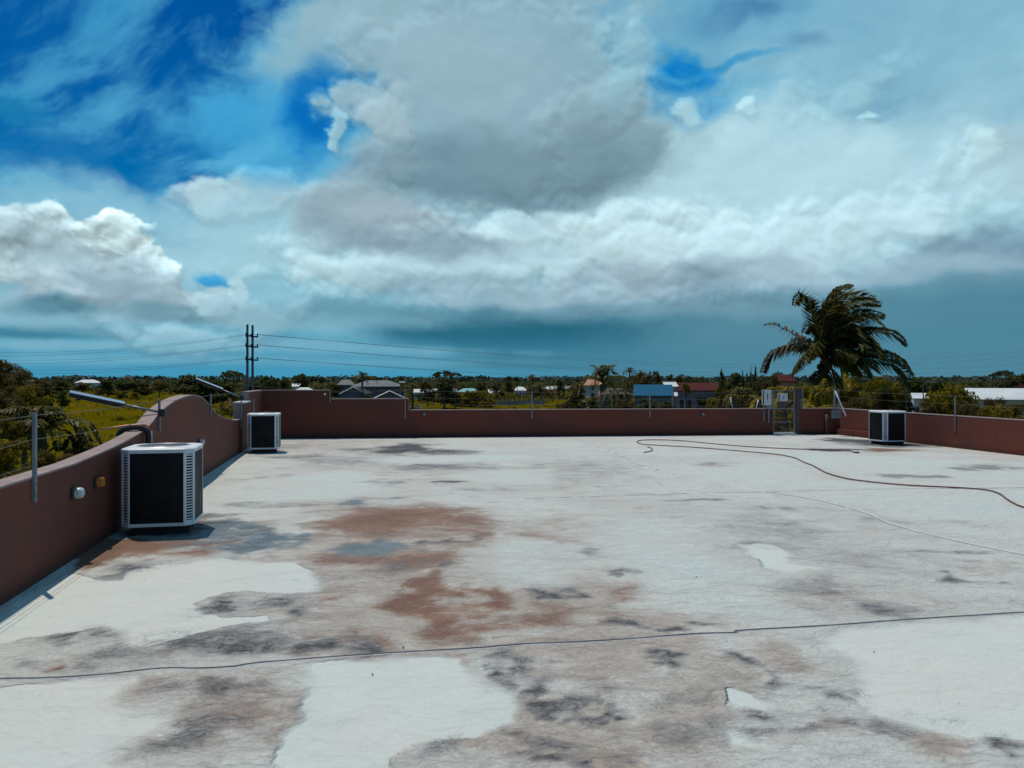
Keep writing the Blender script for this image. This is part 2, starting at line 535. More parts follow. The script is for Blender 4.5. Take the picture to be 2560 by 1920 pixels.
def leaf_mat(name, col, col2, trans=0.55, rough=0.55):
    """foliage: colour per leaf from the 'tint' attribute, some light let through"""
    m = bpy.data.materials.new(name)
    m.use_nodes = True
    n = NT(m.node_tree)
    at_ = n.new('ShaderNodeAttribute', attribute_name='tint')
    oi = n.new('ShaderNodeObjectInfo')
    f = n.math('ADD', at_.outputs['Fac'], n.math('MULTIPLY', n.math('SUBTRACT', oi.outputs['Random'], 0.5), 0.3), clamp=True)
    c = n.mix(f, col, col2)
    b = n.new('ShaderNodeBsdfPrincipled')
    n.put(b.inputs['Base Color'], c)
    b.inputs['Roughness'].default_value = rough
    b.inputs['Specular IOR Level'].default_value = 0.12
    t = n.new('ShaderNodeBsdfTranslucent')
    n.put(t.inputs[0], c)
    mx = n.new('ShaderNodeMixShader')
    mx.inputs[0].default_value = trans
    n.t.links.new(b.outputs[0], mx.inputs[1]); n.t.links.new(t.outputs[0], mx.inputs[2])
    o = n.new('ShaderNodeOutputMaterial')
    n.t.links.new(mx.outputs[0], o.inputs[0])
    return m

M = dict(
    wall=pmat('maroon_paint', (0.205, 0.064, 0.041), 0.8, (0.165, 0.062, 0.045), 1.3, 0.9, 0.35, 55.0, coords='World', spec=0.15),
    coping=pmat('sunlit_coping_paint', (0.33, 0.25, 0.235), 0.75, (0.26, 0.17, 0.15), 2.5, 0.8, 0.3, 50.0, coords='World'),  # wall paint again, with sunlight on the top put into its colour
    facade=pmat('facade_paint', (0.22, 0.12, 0.10), 0.8, coords='World'),
    white=pmat('white_powder_coat', (0.82, 0.83, 0.82), 0.38, (0.68, 0.67, 0.63), 6.0, 0.5, 0.08, 60.0),
    black=pmat('black_coil_fins', (0.005, 0.005, 0.006), 0.6, (0.009, 0.009, 0.010), 9.0, 0.5, 0.1, 80.0, spec=0.15),
    fin=pmat('dark_grille_wire', (0.030, 0.030, 0.034), 0.4, (0.006, 0.006, 0.007), 5.0, 0.9, spec=0.4),
    block=pmat('dark_mounting_block', (0.035, 0.026, 0.022), 0.85, (0.09, 0.06, 0.045), 9.0, 0.5, 0.4, 60.0),
    galv=pmat('galvanised_steel', (0.24, 0.26, 0.28), 0.45, (0.16, 0.17, 0.18), 8.0, 0.7, 0.1, 50.0, metal=0.35),
    wire=pmat('dull_fence_wire', (0.20, 0.19, 0.17), 0.6, metal=0.3),
    dark=pmat('dark_plastic', (0.03, 0.03, 0.032), 0.5),
    alu=pmat('lamp_aluminium', (0.42, 0.44, 0.47), 0.35, (0.30, 0.32, 0.34), 10.0, 0.6, metal=0.4),
    solar=pmat('solar_glass', (0.36, 0.41, 0.48), 0.2, (0.28, 0.33, 0.40), 5.0, 0.4, spec=0.8),
    lens=pmat('frosted_lens', (0.55, 0.58, 0.58), 0.25, (0.40, 0.42, 0.42), 14.0, 0.6),
    amber=pmat('amber_plastic', (0.55, 0.20, 0.025), 0.4, (0.40, 0.14, 0.02), 20.0, 0.6),
    foam=pmat('black_pipe_insulation', (0.025, 0.024, 0.024), 0.8, (0.05, 0.045, 0.04), 14.0, 0.6, 0.4, 70.0),
    copper=pmat('bare_copper_pipe', (0.42, 0.19, 0.10), 0.4, (0.28, 0.13, 0.08), 20.0, 0.6, metal=0.7),
    hose=pmat('brown_rubber_hose', (0.17, 0.050, 0.034), 0.5, (0.11, 0.035, 0.025), 14.0, 0.6),
    crack=pmat('dark_seam_mastic', (0.055, 0.058, 0.062), 0.7, (0.20, 0.20, 0.20), 3.0, 0.8, 0.3, 40.0, coords='World'),
    bead=pmat('white_seam_coating', (0.62, 0.65, 0.66), 0.55, (0.44, 0.45, 0.45), 4.0, 0.7, 0.4, 40.0, coords='World'),
    concrete=pmat('pole_concrete', (0.16, 0.18, 0.20), 0.85, (0.10, 0.12, 0.13), 1.5, 0.7, 0.3, 20.0),
    cable=pmat('power_cable', (0.09, 0.11, 0.12), 0.6),
    bark=pmat('bark', (0.10, 0.075, 0.05), 0.9, (0.05, 0.04, 0.03), 5.0, 0.8, 0.5, 20.0),
    palmbark=pmat('palm_bark', (0.15, 0.115, 0.08), 0.9, (0.07, 0.05, 0.035), 6.0, 0.8, 0.5, 25.0, stretch=(1, 1, 5)),
    paper=pmat('white_sign_face', (0.62, 0.64, 0.64), 0.5, (0.52, 0.53, 0.52), 12.0, 0.5),
    ink=pmat('dark_sign_ink', (0.03, 0.035, 0.045), 0.6),
    rust=pmat('rusty_steel', (0.11, 0.075, 0.065), 0.8, (0.06, 0.04, 0.035), 10.0, 0.8, 0.3, 60.0),
    cream=pmat('cream_render', (0.62, 0.56, 0.46), 0.8, coords='World', scale=0.6),
    whitewall=pmat('white_house_paint', (0.66, 0.66, 0.64), 0.8, coords='World', scale=0.6),
    greywall=pmat('grey_house_paint', (0.17, 0.165, 0.18), 0.8, coords='World', scale=0.6),
    orangewall=pmat('orange_house_paint', (0.50, 0.21, 0.03), 0.8, coords='World', scale=0.6),
    pinkwall=pmat('salmon_house_paint', (0.60, 0.27, 0.20), 0.8, coords='World', scale=0.6),
    darkpane=pmat('dark_window_pane', (0.02, 0.025, 0.03), 0.15, spec=0.8),
    r_grey=pmat('grey_sheet_roof', (0.20, 0.215, 0.215), 0.8, (0.13, 0.13, 0.13), 0.8, 0.8, spec=0.2, coords='World'),
    r_dark=pmat('dark_sheet_roof', (0.06, 0.06, 0.06), 0.8, (0.03, 0.03, 0.03), 0.8, 0.8, spec=0.1, coords='World'),
    r_white=pmat('white_sheet_roof', (0.66, 0.68, 0.67), 0.5, (0.5, 0.5, 0.48), 0.5, 0.6, coords='World'),
    r_blue=pmat('blue_sheet_roof', (0.003, 0.095, 0.18), 0.8, (0.003, 0.075, 0.15), 0.7, 0.8, spec=0.15, coords='World'),
    r_red=pmat('red_sheet_roof', (0.080, 0.012, 0.009), 0.85, (0.055, 0.011, 0.009), 0.7, 0.8, spec=0.12, coords='World'),
    r_teal=pmat('teal_sheet_roof', (0.10, 0.42, 0.40), 0.5, (0.30, 0.45, 0.42), 0.7, 0.8, coords='World'),
    r_orange=pmat('orange_tile_roof', (0.58, 0.27, 0.15), 0.7, (0.42, 0.20, 0.12), 1.0, 0.8, coords='World'),
    stonewall=pmat('grey_boundary_wall', (0.34, 0.31, 0.29), 0.85, (0.22, 0.20, 0.19), 0.6, 0.8, coords='World'),
    trim=pmat('white_trim', (0.68, 0.70, 0.70), 0.6),
    leaf_dark=leaf_mat('dark_green_leaves', (0.030, 0.044, 0.012), (0.125, 0.130, 0.026)),
    leaf_olive=leaf_mat('olive_leaves', (0.060, 0.058, 0.007), (0.31, 0.22, 0.016)),
    leaf_brown=leaf_mat('brownish_leaves', (0.055, 0.045, 0.016), (0.23, 0.155, 0.042)),
    leaf_yellow=leaf_mat('yellow_green_leaves', (0.080, 0.076, 0.006), (0.38, 0.27, 0.014)),
    leaf_far=leaf_mat('distant_green_leaves', (0.022, 0.042, 0.030), (0.055, 0.072, 0.040), 0.2),
    frond=leaf_mat('palm_leaflets', (0.045, 0.050, 0.013), (0.30, 0.25, 0.06), 0.5, 0.4),
    frond_y=leaf_mat('yellowing_palm_leaflets', (0.18, 0.15, 0.012), (0.50, 0.36, 0.03), 0.4, 0.45),
    frond_pale=leaf_mat('dry_palm_leaflets', (0.10, 0.09, 0.065), (0.30, 0.26, 0.17), 0.3, 0.5),
    rachis=pmat('palm_midrib', (0.20, 0.15, 0.06), 0.5, (0.12, 0.09, 0.04), 6.0, 0.7),
    dead=pmat('dead_leaf', (0.22, 0.14, 0.06), 0.8),
    seamgrey=pmat('worn_seam', (0.27, 0.27, 0.26), 0.7, (0.48, 0.48, 0.46), 3.0, 0.8, 0.3, 40.0, coords='World'))

def stucco(name, base, dull, dark):
    """painted render: faded patches, rain streaks from the top, grime near the deck"""
    m = bpy.data.materials.new(name)
    m.use_nodes = True
    n = NT(m.node_tree)
    P_ = n.new('ShaderNodeNewGeometry').outputs['Position']
    sp = n.new('ShaderNodeSeparateXYZ'); n.put(sp.inputs[0], P_)
    a = n.noise(P_, 0.7, 5.0, 0.6)
    b_ = n.noise(n.vmath('MULTIPLY', P_, (1.0, 1.0, 0.10)), 7.0, 6.0, 0.65)
    s_ = n.noise(P_, 22.0, 5.0, 0.7)
    c = n.mix(n.rng(a, 0.36, 0.64), base, dull)
    c = n.mix(n.rng(b_, 0.50, 0.80, 0.0, 0.35), c, dark)
    c = n.mix(n.rng(n.noise(n.vmath('MULTIPLY', P_, (1.0, 1.0, 0.06)), 2.6, 7.0, 0.7), 0.56, 0.76, 0.0, 0.20), c, tuple(x * 1.35 for x in dull))
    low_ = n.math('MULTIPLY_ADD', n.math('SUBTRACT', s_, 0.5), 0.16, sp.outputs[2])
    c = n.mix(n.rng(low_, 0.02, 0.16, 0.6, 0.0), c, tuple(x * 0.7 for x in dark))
    c = n.mix(n.rng(s_, 0.60, 0.75, 0.0, 0.35), c, dark)
    b = n.new('ShaderNodeBsdfPrincipled')
    n.put(b.inputs['Base Color'], c)
    b.inputs['Roughness'].default_value = 0.78
    b.inputs['Specular IOR Level'].default_value = 0.18
    bp_ = n.new('ShaderNodeBump')
    bp_.inputs['Strength'].default_value = 0.5; bp_.inputs['Distance'].default_value = 0.012
    n.put(bp_.inputs['Height'], n.math('MULTIPLY_ADD', n.noise(P_, 60.0, 4.0, 0.6), 0.5, n.noise(P_, 5.0, 4.0, 0.6)))
    n.t.links.new(bp_.outputs[0], b.inputs['Normal'])
    o = n.new('ShaderNodeOutputMaterial')
    n.t.links.new(b.outputs[0], o.inputs[0])
    return m
M['wall'] = stucco('maroon_stucco', (0.170, 0.050, 0.032), (0.130, 0.049, 0.037), (0.090, 0.036, 0.028))

# ------------------------------------------------------------------ the roof: its outline
LX0, LK = -2.506, -0.1947                     # left parapet: X = LX0 + LK * Y
def left_x(y): return LX0 + LK * y
def right_x(y): return 9.38 + (23.1 - y) * 0.191
LEFT_DIR = Vector((LK, 1, 0)).normalized()
LEFT_N = Vector((-LEFT_DIR.y, LEFT_DIR.x, 0))           # outwards, to the left
TL, TR = Vector((left_x(21.35), 21.35, 0)), Vector((9.38, 23.1, 0))
BACK_DIR = (TR - TL).normalized()
BACK_N = Vector((-BACK_DIR.y, BACK_DIR.x, 0))           # outwards, away from the camera
RIGHT_DIR = Vector((0.191, -1, 0)).normalized()         # from the back corner towards the camera
RIGHT_N = Vector((-RIGHT_DIR.y, RIGHT_DIR.x, 0))
YB = -5.0
BL, BR = Vector((left_x(YB), YB, 0)), Vector((right_x(YB), YB, 0))
THICK = 0.16
ROOF_RZ = math.atan2(LEFT_DIR.y, LEFT_DIR.x) - math.pi / 2

def gpt(px, py):
    """roof point seen at photo pixel"""
    y = EYE * F / (py - HOR)
    return ((px - CX) / F * y, y)
def zA(pts): return [gpt(x * 0.5787, 1080 + y * 0.5787) for x, y in pts]
def zB(pts): return [gpt(1280 + x * 0.5787, 1080 + y * 0.5787) for x, y in pts]

PATCHES = [                                    # areas recoated in clean white
    zB([(1310, 890), (1440, 845), (1700, 822), (2300, 785), (2300, 1370), (2120, 1340), (1900, 1310), (1700, 1270), (1560, 1240), (1490, 1190), (1460, 1130), (1510, 1090), (1480, 1030), (1460, 990), (1400, 950), (1330, 930)]),
    zA([(1270, 1005), (1500, 985), (1700, 968), (2020, 965), (2030, 1010), (2080, 1070), (2200, 1150), (2250, 1200), (2235, 1260), (2100, 1290), (1900, 1300), (1760, 1345), (1690, 1400), (1690, 1500), (1150, 1500), (1250, 1350), (1265, 1230), (1350, 1110), (1290, 1060)]),
    zA([(-80, 1110), (300, 1082), (590, 1065), (580, 1110), (555, 1180), (560, 1235), (710, 1250), (600, 1340), (510, 1400), (520, 1500), (-80, 1500)]),
    zA([(-40, 820), (150, 700), (300, 620), (420, 640), (530, 640), (560, 600), (720, 560), (960, 545), (1250, 568), (1350, 600), (1395, 640), (1370, 680), (1250, 690), (1100, 685), (1000, 690), (900, 715), (870, 760), (940, 800), (1150, 790), (1180, 815), (980, 835), (860, 870), (740, 900), (640, 920), (530, 925), (490, 860), (440, 835), (330, 860), (100, 880), (-40, 930)]),
    zB([(380, 400), (470, 405), (560, 385), (700, 430), (800, 470), (880, 540), (960, 590), (1150, 620), (1210, 660), (1100, 710), (1240, 790), (1130, 805), (980, 770), (860, 745), (700, 730), (640, 690), (560, 610), (500, 560), (440, 470)]),
    zB([(980, 490), (1060, 480), (1180, 510), (1220, 550), (1200, 565), (1330, 580), (1210, 602), (1100, 597), (1050, 550)]),
    zB([(-60, 480), (90, 475), (150, 500), (100, 530), (160, 580), (240, 655), (160, 665), (0, 655), (-80, 600), (-60, 530)]),
    zB([(940, 1110), (1010, 1125), (1110, 1170), (1090, 1210), (1000, 1190), (900, 1180)]),
    zB([(880, 1290), (960, 1280), (1000, 1325), (1090, 1350), (960, 1345)]),
    zA([(860, 262), (1000, 225), (1180, 200), (1500, 165), (1560, 180), (1590, 210), (1680, 235), (1600, 262), (1400, 295), (1150, 300), (880, 290)]),
    zA([(1880, 190), (2100, 165), (2400, 160), (2380, 225), (2050, 213)]),
    zA([(1580, 120), (2000, 100), (2300, 95), (2300, 118), (1700, 135)]),
    zB([(700, 70), (1500, 98), (1900, 120), (2350, 140), (2350, 215), (1500, 200), (1300, 145), (1150, 98)]),
    zB([(1150, 250), (1500, 235), (2300, 250), (2300, 500), (2000, 455), (1750, 400), (1500, 320), (1250, 275)]),
    zB([(800, 165), (1150, 125), (1350, 205), (1700, 235), (1200, 246), (980, 240)]),
    zA([(880, 330), (1100, 322), (1050, 335), (900, 345)]),
    zB([(1300, 1380), (1420, 1370), (1600, 1410), (1700, 1500), (1250, 1500)]),
]
def blobs(pxs, f):
    out = []
    for x, y, rx, ry, s in pxs:
        (cx, cy), (ex, ey), (tx, ty) = f([(x, y)])[0], f([(x + rx, y)])[0], f([(x, y - ry)])[0]
        out.append((cx, cy, abs(ex - cx), abs(ty - cy), s))
    return out
GREY = blobs([(520, 600, 150, 45, .8), (430, 610, 70, 30, .7), (650, 590, 120, 40, .7), (1000, 470, 130, 70, .9), (880, 420, 150, 40, 1.1), (760, 410, 230, 34, 1.5), (960, 735, 95, 55, 1.0), (1180, 712, 210, 30, .7),  # the two strongest ovals paint shade under and beside the near air conditioner
              (1330, 770, 130, 50, .7), (470, 890, 60, 50, .9), (380, 900, 120, 40, .7), (590, 860, 60, 30, .6), (900, 900, 350, 60, .85), (1330, 920, 110, 40, .9), (500, 985, 130, 40, .8), (250, 1030, 120, 30, .6), (30, 985, 60, 30, .6),
              (960, 1110, 330, 50, .75), (1000, 1200, 320, 130, .6), (760, 1380, 170, 90, .75), (900, 1300, 220, 90, .65), (2080, 1040, 90, 60, .9), (2150, 1090, 80, 50, .8), (1900, 1380, 180, 70, .8), (2100, 1340, 160, 50, .8),
              (1620, 480, 120, 30, .7), (1640, 590, 180, 40, .7), (1900, 470, 60, 25, .8), (1930, 575, 70, 20, .8), (1560, 300, 140, 25, .5), (1170, 490, 130, 40, .6), (1380, 650, 90, 35, .6),
              (1740, 72, 100, 22, 1.6), (1920, 85, 170, 12, .9), (1960, 217, 60, 8, 1.0), (1450, 125, 260, 30, .5), (1250, 60, 120, 20, .4), (1080, 195, 60, 14, .6), (1050, 240, 50, 12, .6), (1250, 190, 90, 20, .4), (2050, 140, 160, 20, .4), (1100, 310, 120, 12, .5), (960, 370, 90, 20, .8), (1900, 150, 260, 16, .7), (1300, 105, 260, 10, .6), (1550, 75, 120, 10, .7), (1650, 220, 90, 14, .6), (2100, 250, 180, 10, .5), (1250, 310, 160, 9, .6), (620, 1150, 60, 40, .5)], zA) \
    + blobs([(60, 1010, 90, 60, .9), (170, 1120, 100, 50, .9), (350, 1195, 160, 30, .9), (520, 1220, 120, 16, .9), (620, 1035, 110, 24, 1.1), (930, 1012, 120, 26, 1.2), (1160, 1090, 100, 36, 1.0), (1380, 1180, 120, 80, .8), (1290, 1290, 140, 36, .8),
             (200, 1385, 150, 30, 1.1), (450, 1315, 90, 22, 1.0), (200, 1300, 80, 30, .8), (1500, 760, 230, 40, .8), (1250, 650, 150, 60, .55), (1700, 730, 200, 30, .5), (1960, 642, 90, 9, 1.0), (820, 825, 60, 20, 1.0), (330, 825, 90, 24, 1.0),
             (560, 850, 120, 22, 1.0), (2130, 1385, 140, 36, 1.1), (1750, 1285, 250, 30, .7), (1950, 158, 80, 11, 2.0), (1760, 190, 130, 9, 1.7), (1460, 38, 110, 10, 2.4), (1640, 54, 190, 12, 1.3), (1380, 76, 110, 7, 1.4), (2080, 150, 150, 10, 1.4),
             (300, 160, 330, 60, .35), (250, 215, 200, 30, .3), (1150, 420, 350, 130, .38), (1600, 560, 420, 110, .32), (1950, 390, 260, 20, .7), (1560, 370, 160, 20, .5), (860, 140, 90, 10, .6), (780, 290, 150, 9, .6), (400, 620, 60, 16, .9), (330, 520, 110, 30, .6),
             (60, 690, 90, 30, .9), (1100, 330, 90, 8, .6), (700, 1130, 300, 60, .5), (1000, 1250, 250, 60, .5), (1900, 520, 260, 16, .6), (1800, 880, 300, 24, .15)], zB)
RUSTY = blobs([(1750, 370, 330, 55, .75), (1640, 420, 200, 50, .6), (1560, 560, 150, 50, .5), (1720, 560, 230, 60, .65), (1930, 700, 110, 110, .85), (1960, 800, 130, 60, .8), (2130, 850, 120, 50, .6), (1980, 870, 180, 40, .5),
               (180, 1010, 90, 36, .8), (540, 490, 220, 28, 2.0), (420, 525, 130, 34, 2.0), (350, 548, 90, 26, 1.8), (720, 475, 160, 18, 1.4), (660, 515, 150, 24, .6), (1480, 880, 180, 40, .5), (1500, 700, 150, 30, .4), (1050, 1250, 260, 120, .35), (900, 1100, 250, 40, .3), (1740, 72, 90, 20, .9), (1400, 420, 110, 60, .4), (2000, 440, 150, 60, .5), (900, 380, 60, 14, .8)], zA) \
    + blobs([(60, 800, 120, 70, .5), (480, 690, 160, 30, .4), (300, 800, 260, 60, .3), (400, 1330, 300, 60, .3), (1620, 78, 130, 8, .9), (1560, 1340, 200, 50, .2), (1500, 700, 250, 40, .2), (100, 450, 120, 40, .3)], zB)
BEIGE = blobs([(1700, 480, 520, 180, .8), (1900, 750, 420, 150, .9), (1000, 1200, 420, 180, .9), (1750, 660, 300, 60, .7), (600, 1150, 130, 110, .9), (1600, 950, 600, 40, .9), (700, 470, 200, 20, .6), (1100, 760, 120, 20, .8), (450, 970, 260, 30, .5), (0, 1300, 120, 100, .5), (1500, 330, 400, 40, .5), (1150, 620, 260, 60, .7), (1400, 60, 500, 50, .45), (1900, 170, 400, 40, .45), (1450, 830, 400, 90, .7), (1350, 480, 350, 90, .6), (1000, 420, 250, 50, .5)], zA) \
    + blobs([(150, 730, 420, 120, .9), (400, 950, 450, 120, 1.0), (300, 1300, 420, 160, 1.0), (800, 1150, 350, 200, .7), (1560, 1330, 240, 90, .9), (1150, 950, 250, 100, .6), (600, 800, 400, 60, .8), (1250, 660, 200, 60, .4), (250, 200, 400, 90, .25), (2150, 1250, 60, 100, .5), (2100, 600, 200, 100, .3), (200, 420, 300, 80, .5), (1400, 720, 300, 60, .5), (700, 1400, 400, 60, .8)], zB)

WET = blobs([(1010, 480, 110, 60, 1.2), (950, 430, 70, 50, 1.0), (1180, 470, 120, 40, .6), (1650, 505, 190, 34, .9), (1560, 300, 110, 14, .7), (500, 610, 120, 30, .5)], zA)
def floor_fields(P):
    x, y = P[:, 0], P[:, 1]
    def sdf(poly):
        poly = np.array(poly)
        d = np.full(len(P), 1e9); inside = np.zeros(len(P), bool)
        for i in range(len(poly)):
            a, b = poly[i], poly[(i + 1) % len(poly)]
            e = b - a
            t = np.clip(((x - a[0]) * e[0] + (y - a[1]) * e[1]) / (e @ e), 0, 1)
            d = np.minimum(d, (x - a[0] - t * e[0]) ** 2 + (y - a[1] - t * e[1]) ** 2)
            c = ((a[1] > y) != (b[1] > y)) & (x < (b[0] - a[0]) * (y - a[1]) / (b[1] - a[1] + 1e-12) + a[0])
            inside ^= c
        d = np.sqrt(d)
        return np.where(inside, d, -d)
    w, pale = np.full(len(P), -9.0), np.full(len(P), -9.0)
    for i, p in enumerate(PATCHES):
        if i in (0, 1, 2, 3, 5, 7, 8):
            w = np.maximum(w, sdf(p))
        else:
            pale = np.maximum(pale, sdf(p))
    wx = 0.9 * fbm2(x * 0.5, y * 0.5, 12, 5, 301, 0.6)
    wy = 0.6 * fbm2(x * 0.5, y * 0.5, 12, 5, 333, 0.6)
    def soft(bl, boost=1.0):
        x, y = P[:, 0] + wx, P[:, 1] + wy
        g = np.zeros(len(P))
        for cx, cy, rx, ry, s in bl:
            g = np.maximum(g, s * boost * np.exp(-1.1 * (((x - cx) / rx) ** 2 + ((y - cy) / ry) ** 2)))
        return g
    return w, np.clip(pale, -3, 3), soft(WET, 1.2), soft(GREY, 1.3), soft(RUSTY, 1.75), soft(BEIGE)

def make_floor_material():
    m = bpy.data.materials.new('roof_membrane')
    m.use_nodes = True
    n = NT(m.node_tree)
    at_ = lambda k: n.new('ShaderNodeAttribute', attribute_name=k).outputs['Fac']
    P = n.new('ShaderNodeNewGeometry').outputs['Position']
    dist = n.vmath('SCALE', n.vmath('SUBTRACT', n.noise(P, 2.2, 4.0, 0.6, color=True), (0.5, 0.5, 0.5)), None, 0.5)
    V = n.vmath('ADD', P, dist)
    n1 = n.noise(V, 0.55, 6.0, 0.62)
    n2 = n.noise(V, 2.4, 8.0, 0.68)
    n3 = n.noise(V, 13.0, 7.0, 0.72)
    n4 = n.noise(P, 85.0, 3.0, 0.6)
    VS = n.vmath('MULTIPLY', V, (0.50, 1.0, 1.0))          # wear drawn out across the falls of the deck
    s1 = n.noise(VS, 3.2, 9.0, 0.70)
    s2 = n.noise(VS, 11.0, 6.0, 0.70, 0.4)
    line = n.math('ABSOLUTE', n.math('SUBTRACT', n.noise(n.vmath('MULTIPLY', V, (0.42, 1.0, 1.0)), 3.4, 6.0, 0.60, 0.5), 0.5))
    line2 = n.math('ABSOLUTE', n.math('SUBTRACT', n.noise(n.vmath('ADD', n.vmath('MULTIPLY', V, (0.55, 1.0, 1.0)), (7.3, 2.1, 0.0)), 9.0, 4.0, 0.60, 0.3), 0.5))
    # coating, weathered and speckled
    c = n.mix(n.rng(n1, 0.38, 0.62), (0.625, 0.635, 0.59), (0.565, 0.56, 0.515))
    beige, rust, grey, white = at_('beige'), at_('rust'), at_('grey'), at_('white')
    foul = n.math('ADD', 0.16, n.math('ADD', n.math('MULTIPLY', beige, 0.45), n.math('MULTIPLY', grey, 0.8)), clamp=True)
    c = n.mix(n.math('MULTIPLY', n.rng(s1, 0.48, 0.70, 0.0, 0.75), foul), c, (0.375, 0.365, 0.345))
    c = n.mix(n.math('MULTIPLY', n.rng(s2, 0.54, 0.72, 0.0, 0.70), foul), c, (0.27, 0.265, 0.26))
    nb = n.math('SUBTRACT', s1, 0.5)
    bf = n.rng(n.math('MULTIPLY_ADD', nb, 1.3, beige), 0.12, 0.70)
    c = n.mix(n.math('MULTIPLY', bf, 0.75), c, (0.455, 0.38, 0.315))
    c = n.mix(n.math('MULTIPLY', bf, n.rng(s1, 0.48, 0.68, 0.0, 0.45)), c, (0.32, 0.27, 0.23))
    c = n.mix(n.math('MULTIPLY', bf, n.rng(s2, 0.52, 0.70, 0.0, 0.45)), c, (0.20, 0.165, 0.15))
    c = n.mix(n.math('MULTIPLY', n.rng(n.math('MULTIPLY_ADD', n.math('SUBTRACT', n2, 0.5), 1.3, n.math('MULTIPLY_ADD', nb, 0.9, rust)), 0.05, 0.90), n.rng(s2, 0.38, 0.70, 1.0, 0.62)), c, n.mix(n.rng(s1, 0.4, 0.6), (0.320, 0.180, 0.115), (0.225, 0.130, 0.095)))
    c = n.mix(n.rng(n.math('MULTIPLY_ADD', n.math('SUBTRACT', s2, 0.5), 2.0, rust), 0.75, 1.3, 0.0, 0.7), c, (0.20, 0.085, 0.045))
    s3 = n.noise(VS, 36.0, 4.0, 0.78)
    stained = n.math('ADD', n.math('MULTIPLY', beige, 0.8), n.math('ADD', grey, rust), clamp=True)
    c = n.mix(n.math('MULTIPLY', stained, n.rng(s3, 0.50, 0.68, 0.0, 0.48)), c, (0.165, 0.145, 0.130))
    c = n.mix(n.math('MULTIPLY', stained, n.rng(s3, 0.44, 0.30, 0.0, 0.35)), c, (0.55, 0.50, 0.44))
    # blackened growth and some painted shade: breaks up into flecks at its edges
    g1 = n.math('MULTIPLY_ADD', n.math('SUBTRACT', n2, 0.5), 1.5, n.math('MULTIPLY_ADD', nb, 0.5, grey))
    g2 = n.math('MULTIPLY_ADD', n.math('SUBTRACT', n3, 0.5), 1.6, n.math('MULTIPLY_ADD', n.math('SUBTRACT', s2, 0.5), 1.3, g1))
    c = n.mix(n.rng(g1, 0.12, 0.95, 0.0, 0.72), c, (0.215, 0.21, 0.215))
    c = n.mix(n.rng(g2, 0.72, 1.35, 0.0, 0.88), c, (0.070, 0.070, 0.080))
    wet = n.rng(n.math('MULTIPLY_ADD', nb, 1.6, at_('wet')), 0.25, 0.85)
    c = n.mix(n.math('MULTIPLY', wet, 0.8), c, (0.155, 0.205, 0.235))  # wet patches, with the blue of reflected sky put into their colour
    # wavy hairlines where the coat is worn
    worn = n.rng(n.math('ADD', n.math('MAXIMUM', grey, n.math('MULTIPLY', beige, 0.45)), nb), 0.15, 0.9)
    crm = n.math('MULTIPLY', n.rng(line, 0.0, 0.012, 1.0, 0.0), n.math('MULTIPLY_ADD', worn, 0.34, 0.03))
    cr2 = n.math('MULTIPLY', n.rng(line2, 0.0, 0.020, 1.0, 0.0), n.math('MULTIPLY', worn, 0.28))
    crm = n.math('MAXIMUM', crm, cr2)
    c = n.mix(crm, c, (0.085, 0.078, 0.075))
    # recoated patches with a crisp, slightly wandering edge and a thin dirt rim
    e = n.math('ADD', white, n.math('MULTIPLY', n.math('SUBTRACT', n.noise(P, 1.9, 5.0, 0.55), 0.5), 0.40))
    es = n.math('DIVIDE', e, n.rng(n.noise(P, 0.9, 2.0, 0.5), 0.42, 0.66, 0.012, 0.13))
    wm = n.rng(es, -1.0, 1.0)
    rim = n.math('MULTIPLY', n.rng(e, -0.06, 0.0), n.math('SUBTRACT', 1.0, wm))
    c = n.mix(n.math('MULTIPLY', rim, 0.13), c, (0.24, 0.21, 0.18))
    wc = n.mix(n.rng(n1, 0.35, 0.65), (0.585, 0.650, 0.620), (0.63, 0.635, 0.585))
    wc = n.mix(n.rng(n2, 0.50, 0.75, 0.0, 0.35), wc, (0.47, 0.48, 0.46))
    wc = n.mix(n.rng(s2, 0.62, 0.76, 0.0, 0.45), wc, (0.36, 0.36, 0.35))
    wc = n.mix(n.rng(g2, 0.85, 1.4, 0.0, 0.65), wc, (0.20, 0.20, 0.21))
    wc = n.mix(n.math('MULTIPLY', crm, 0.55), wc, (0.20, 0.19, 0.18))
    pm = n.rng(n.math('MULTIPLY_ADD', nb, 0.9, at_('pale')), -0.22, 0.22, 0.0, 0.85)
    c = n.mix(pm, c, wc)
    c = n.mix(n.math('MULTIPLY', wm, 0.93), c, wc)
    c = n.mix(n.rng(n4, 0.60, 0.82, 0.0, 0.30), c, (0.26, 0.25, 0.24))
    b = n.new('ShaderNodeBsdfPrincipled')
    n.put(b.inputs['Base Color'], c)
    n.put(b.inputs['Roughness'], n.math('SUBTRACT', n.math('MULTIPLY_ADD', n2, 0.35, n.math('MULTIPLY_ADD', wm, 0.08, 0.48)), n.math('MULTIPLY', wet, 0.28)))
    b.inputs['Specular IOR Level'].default_value = 0.25
    h = n.math('MULTIPLY_ADD', s2, 1.1, n.math('MULTIPLY', s1, 2.2))
    h = n.math('MULTIPLY_ADD', wm, 0.04, n.math('MULTIPLY', h, n.math('MULTIPLY_ADD', wm, -0.65, 1.0)))
    h = n.math('MULTIPLY_ADD', n4, 0.10, h)
    h = n.math('SUBTRACT', h, n.math('MULTIPLY', crm, 0.5))
    bp = n.new('ShaderNodeBump')
    bp.inputs['Strength'].default_value = 0.9
    bp.inputs['Distance'].default_value = 0.03
    n.put(bp.inputs['Height'], h)
    n.t.links.new(bp.outputs[0], b.inputs['Normal'])
    o = n.new('ShaderNodeOutputMaterial')
    n.t.links.new(b.outputs[0], o.inputs[0])
    return m

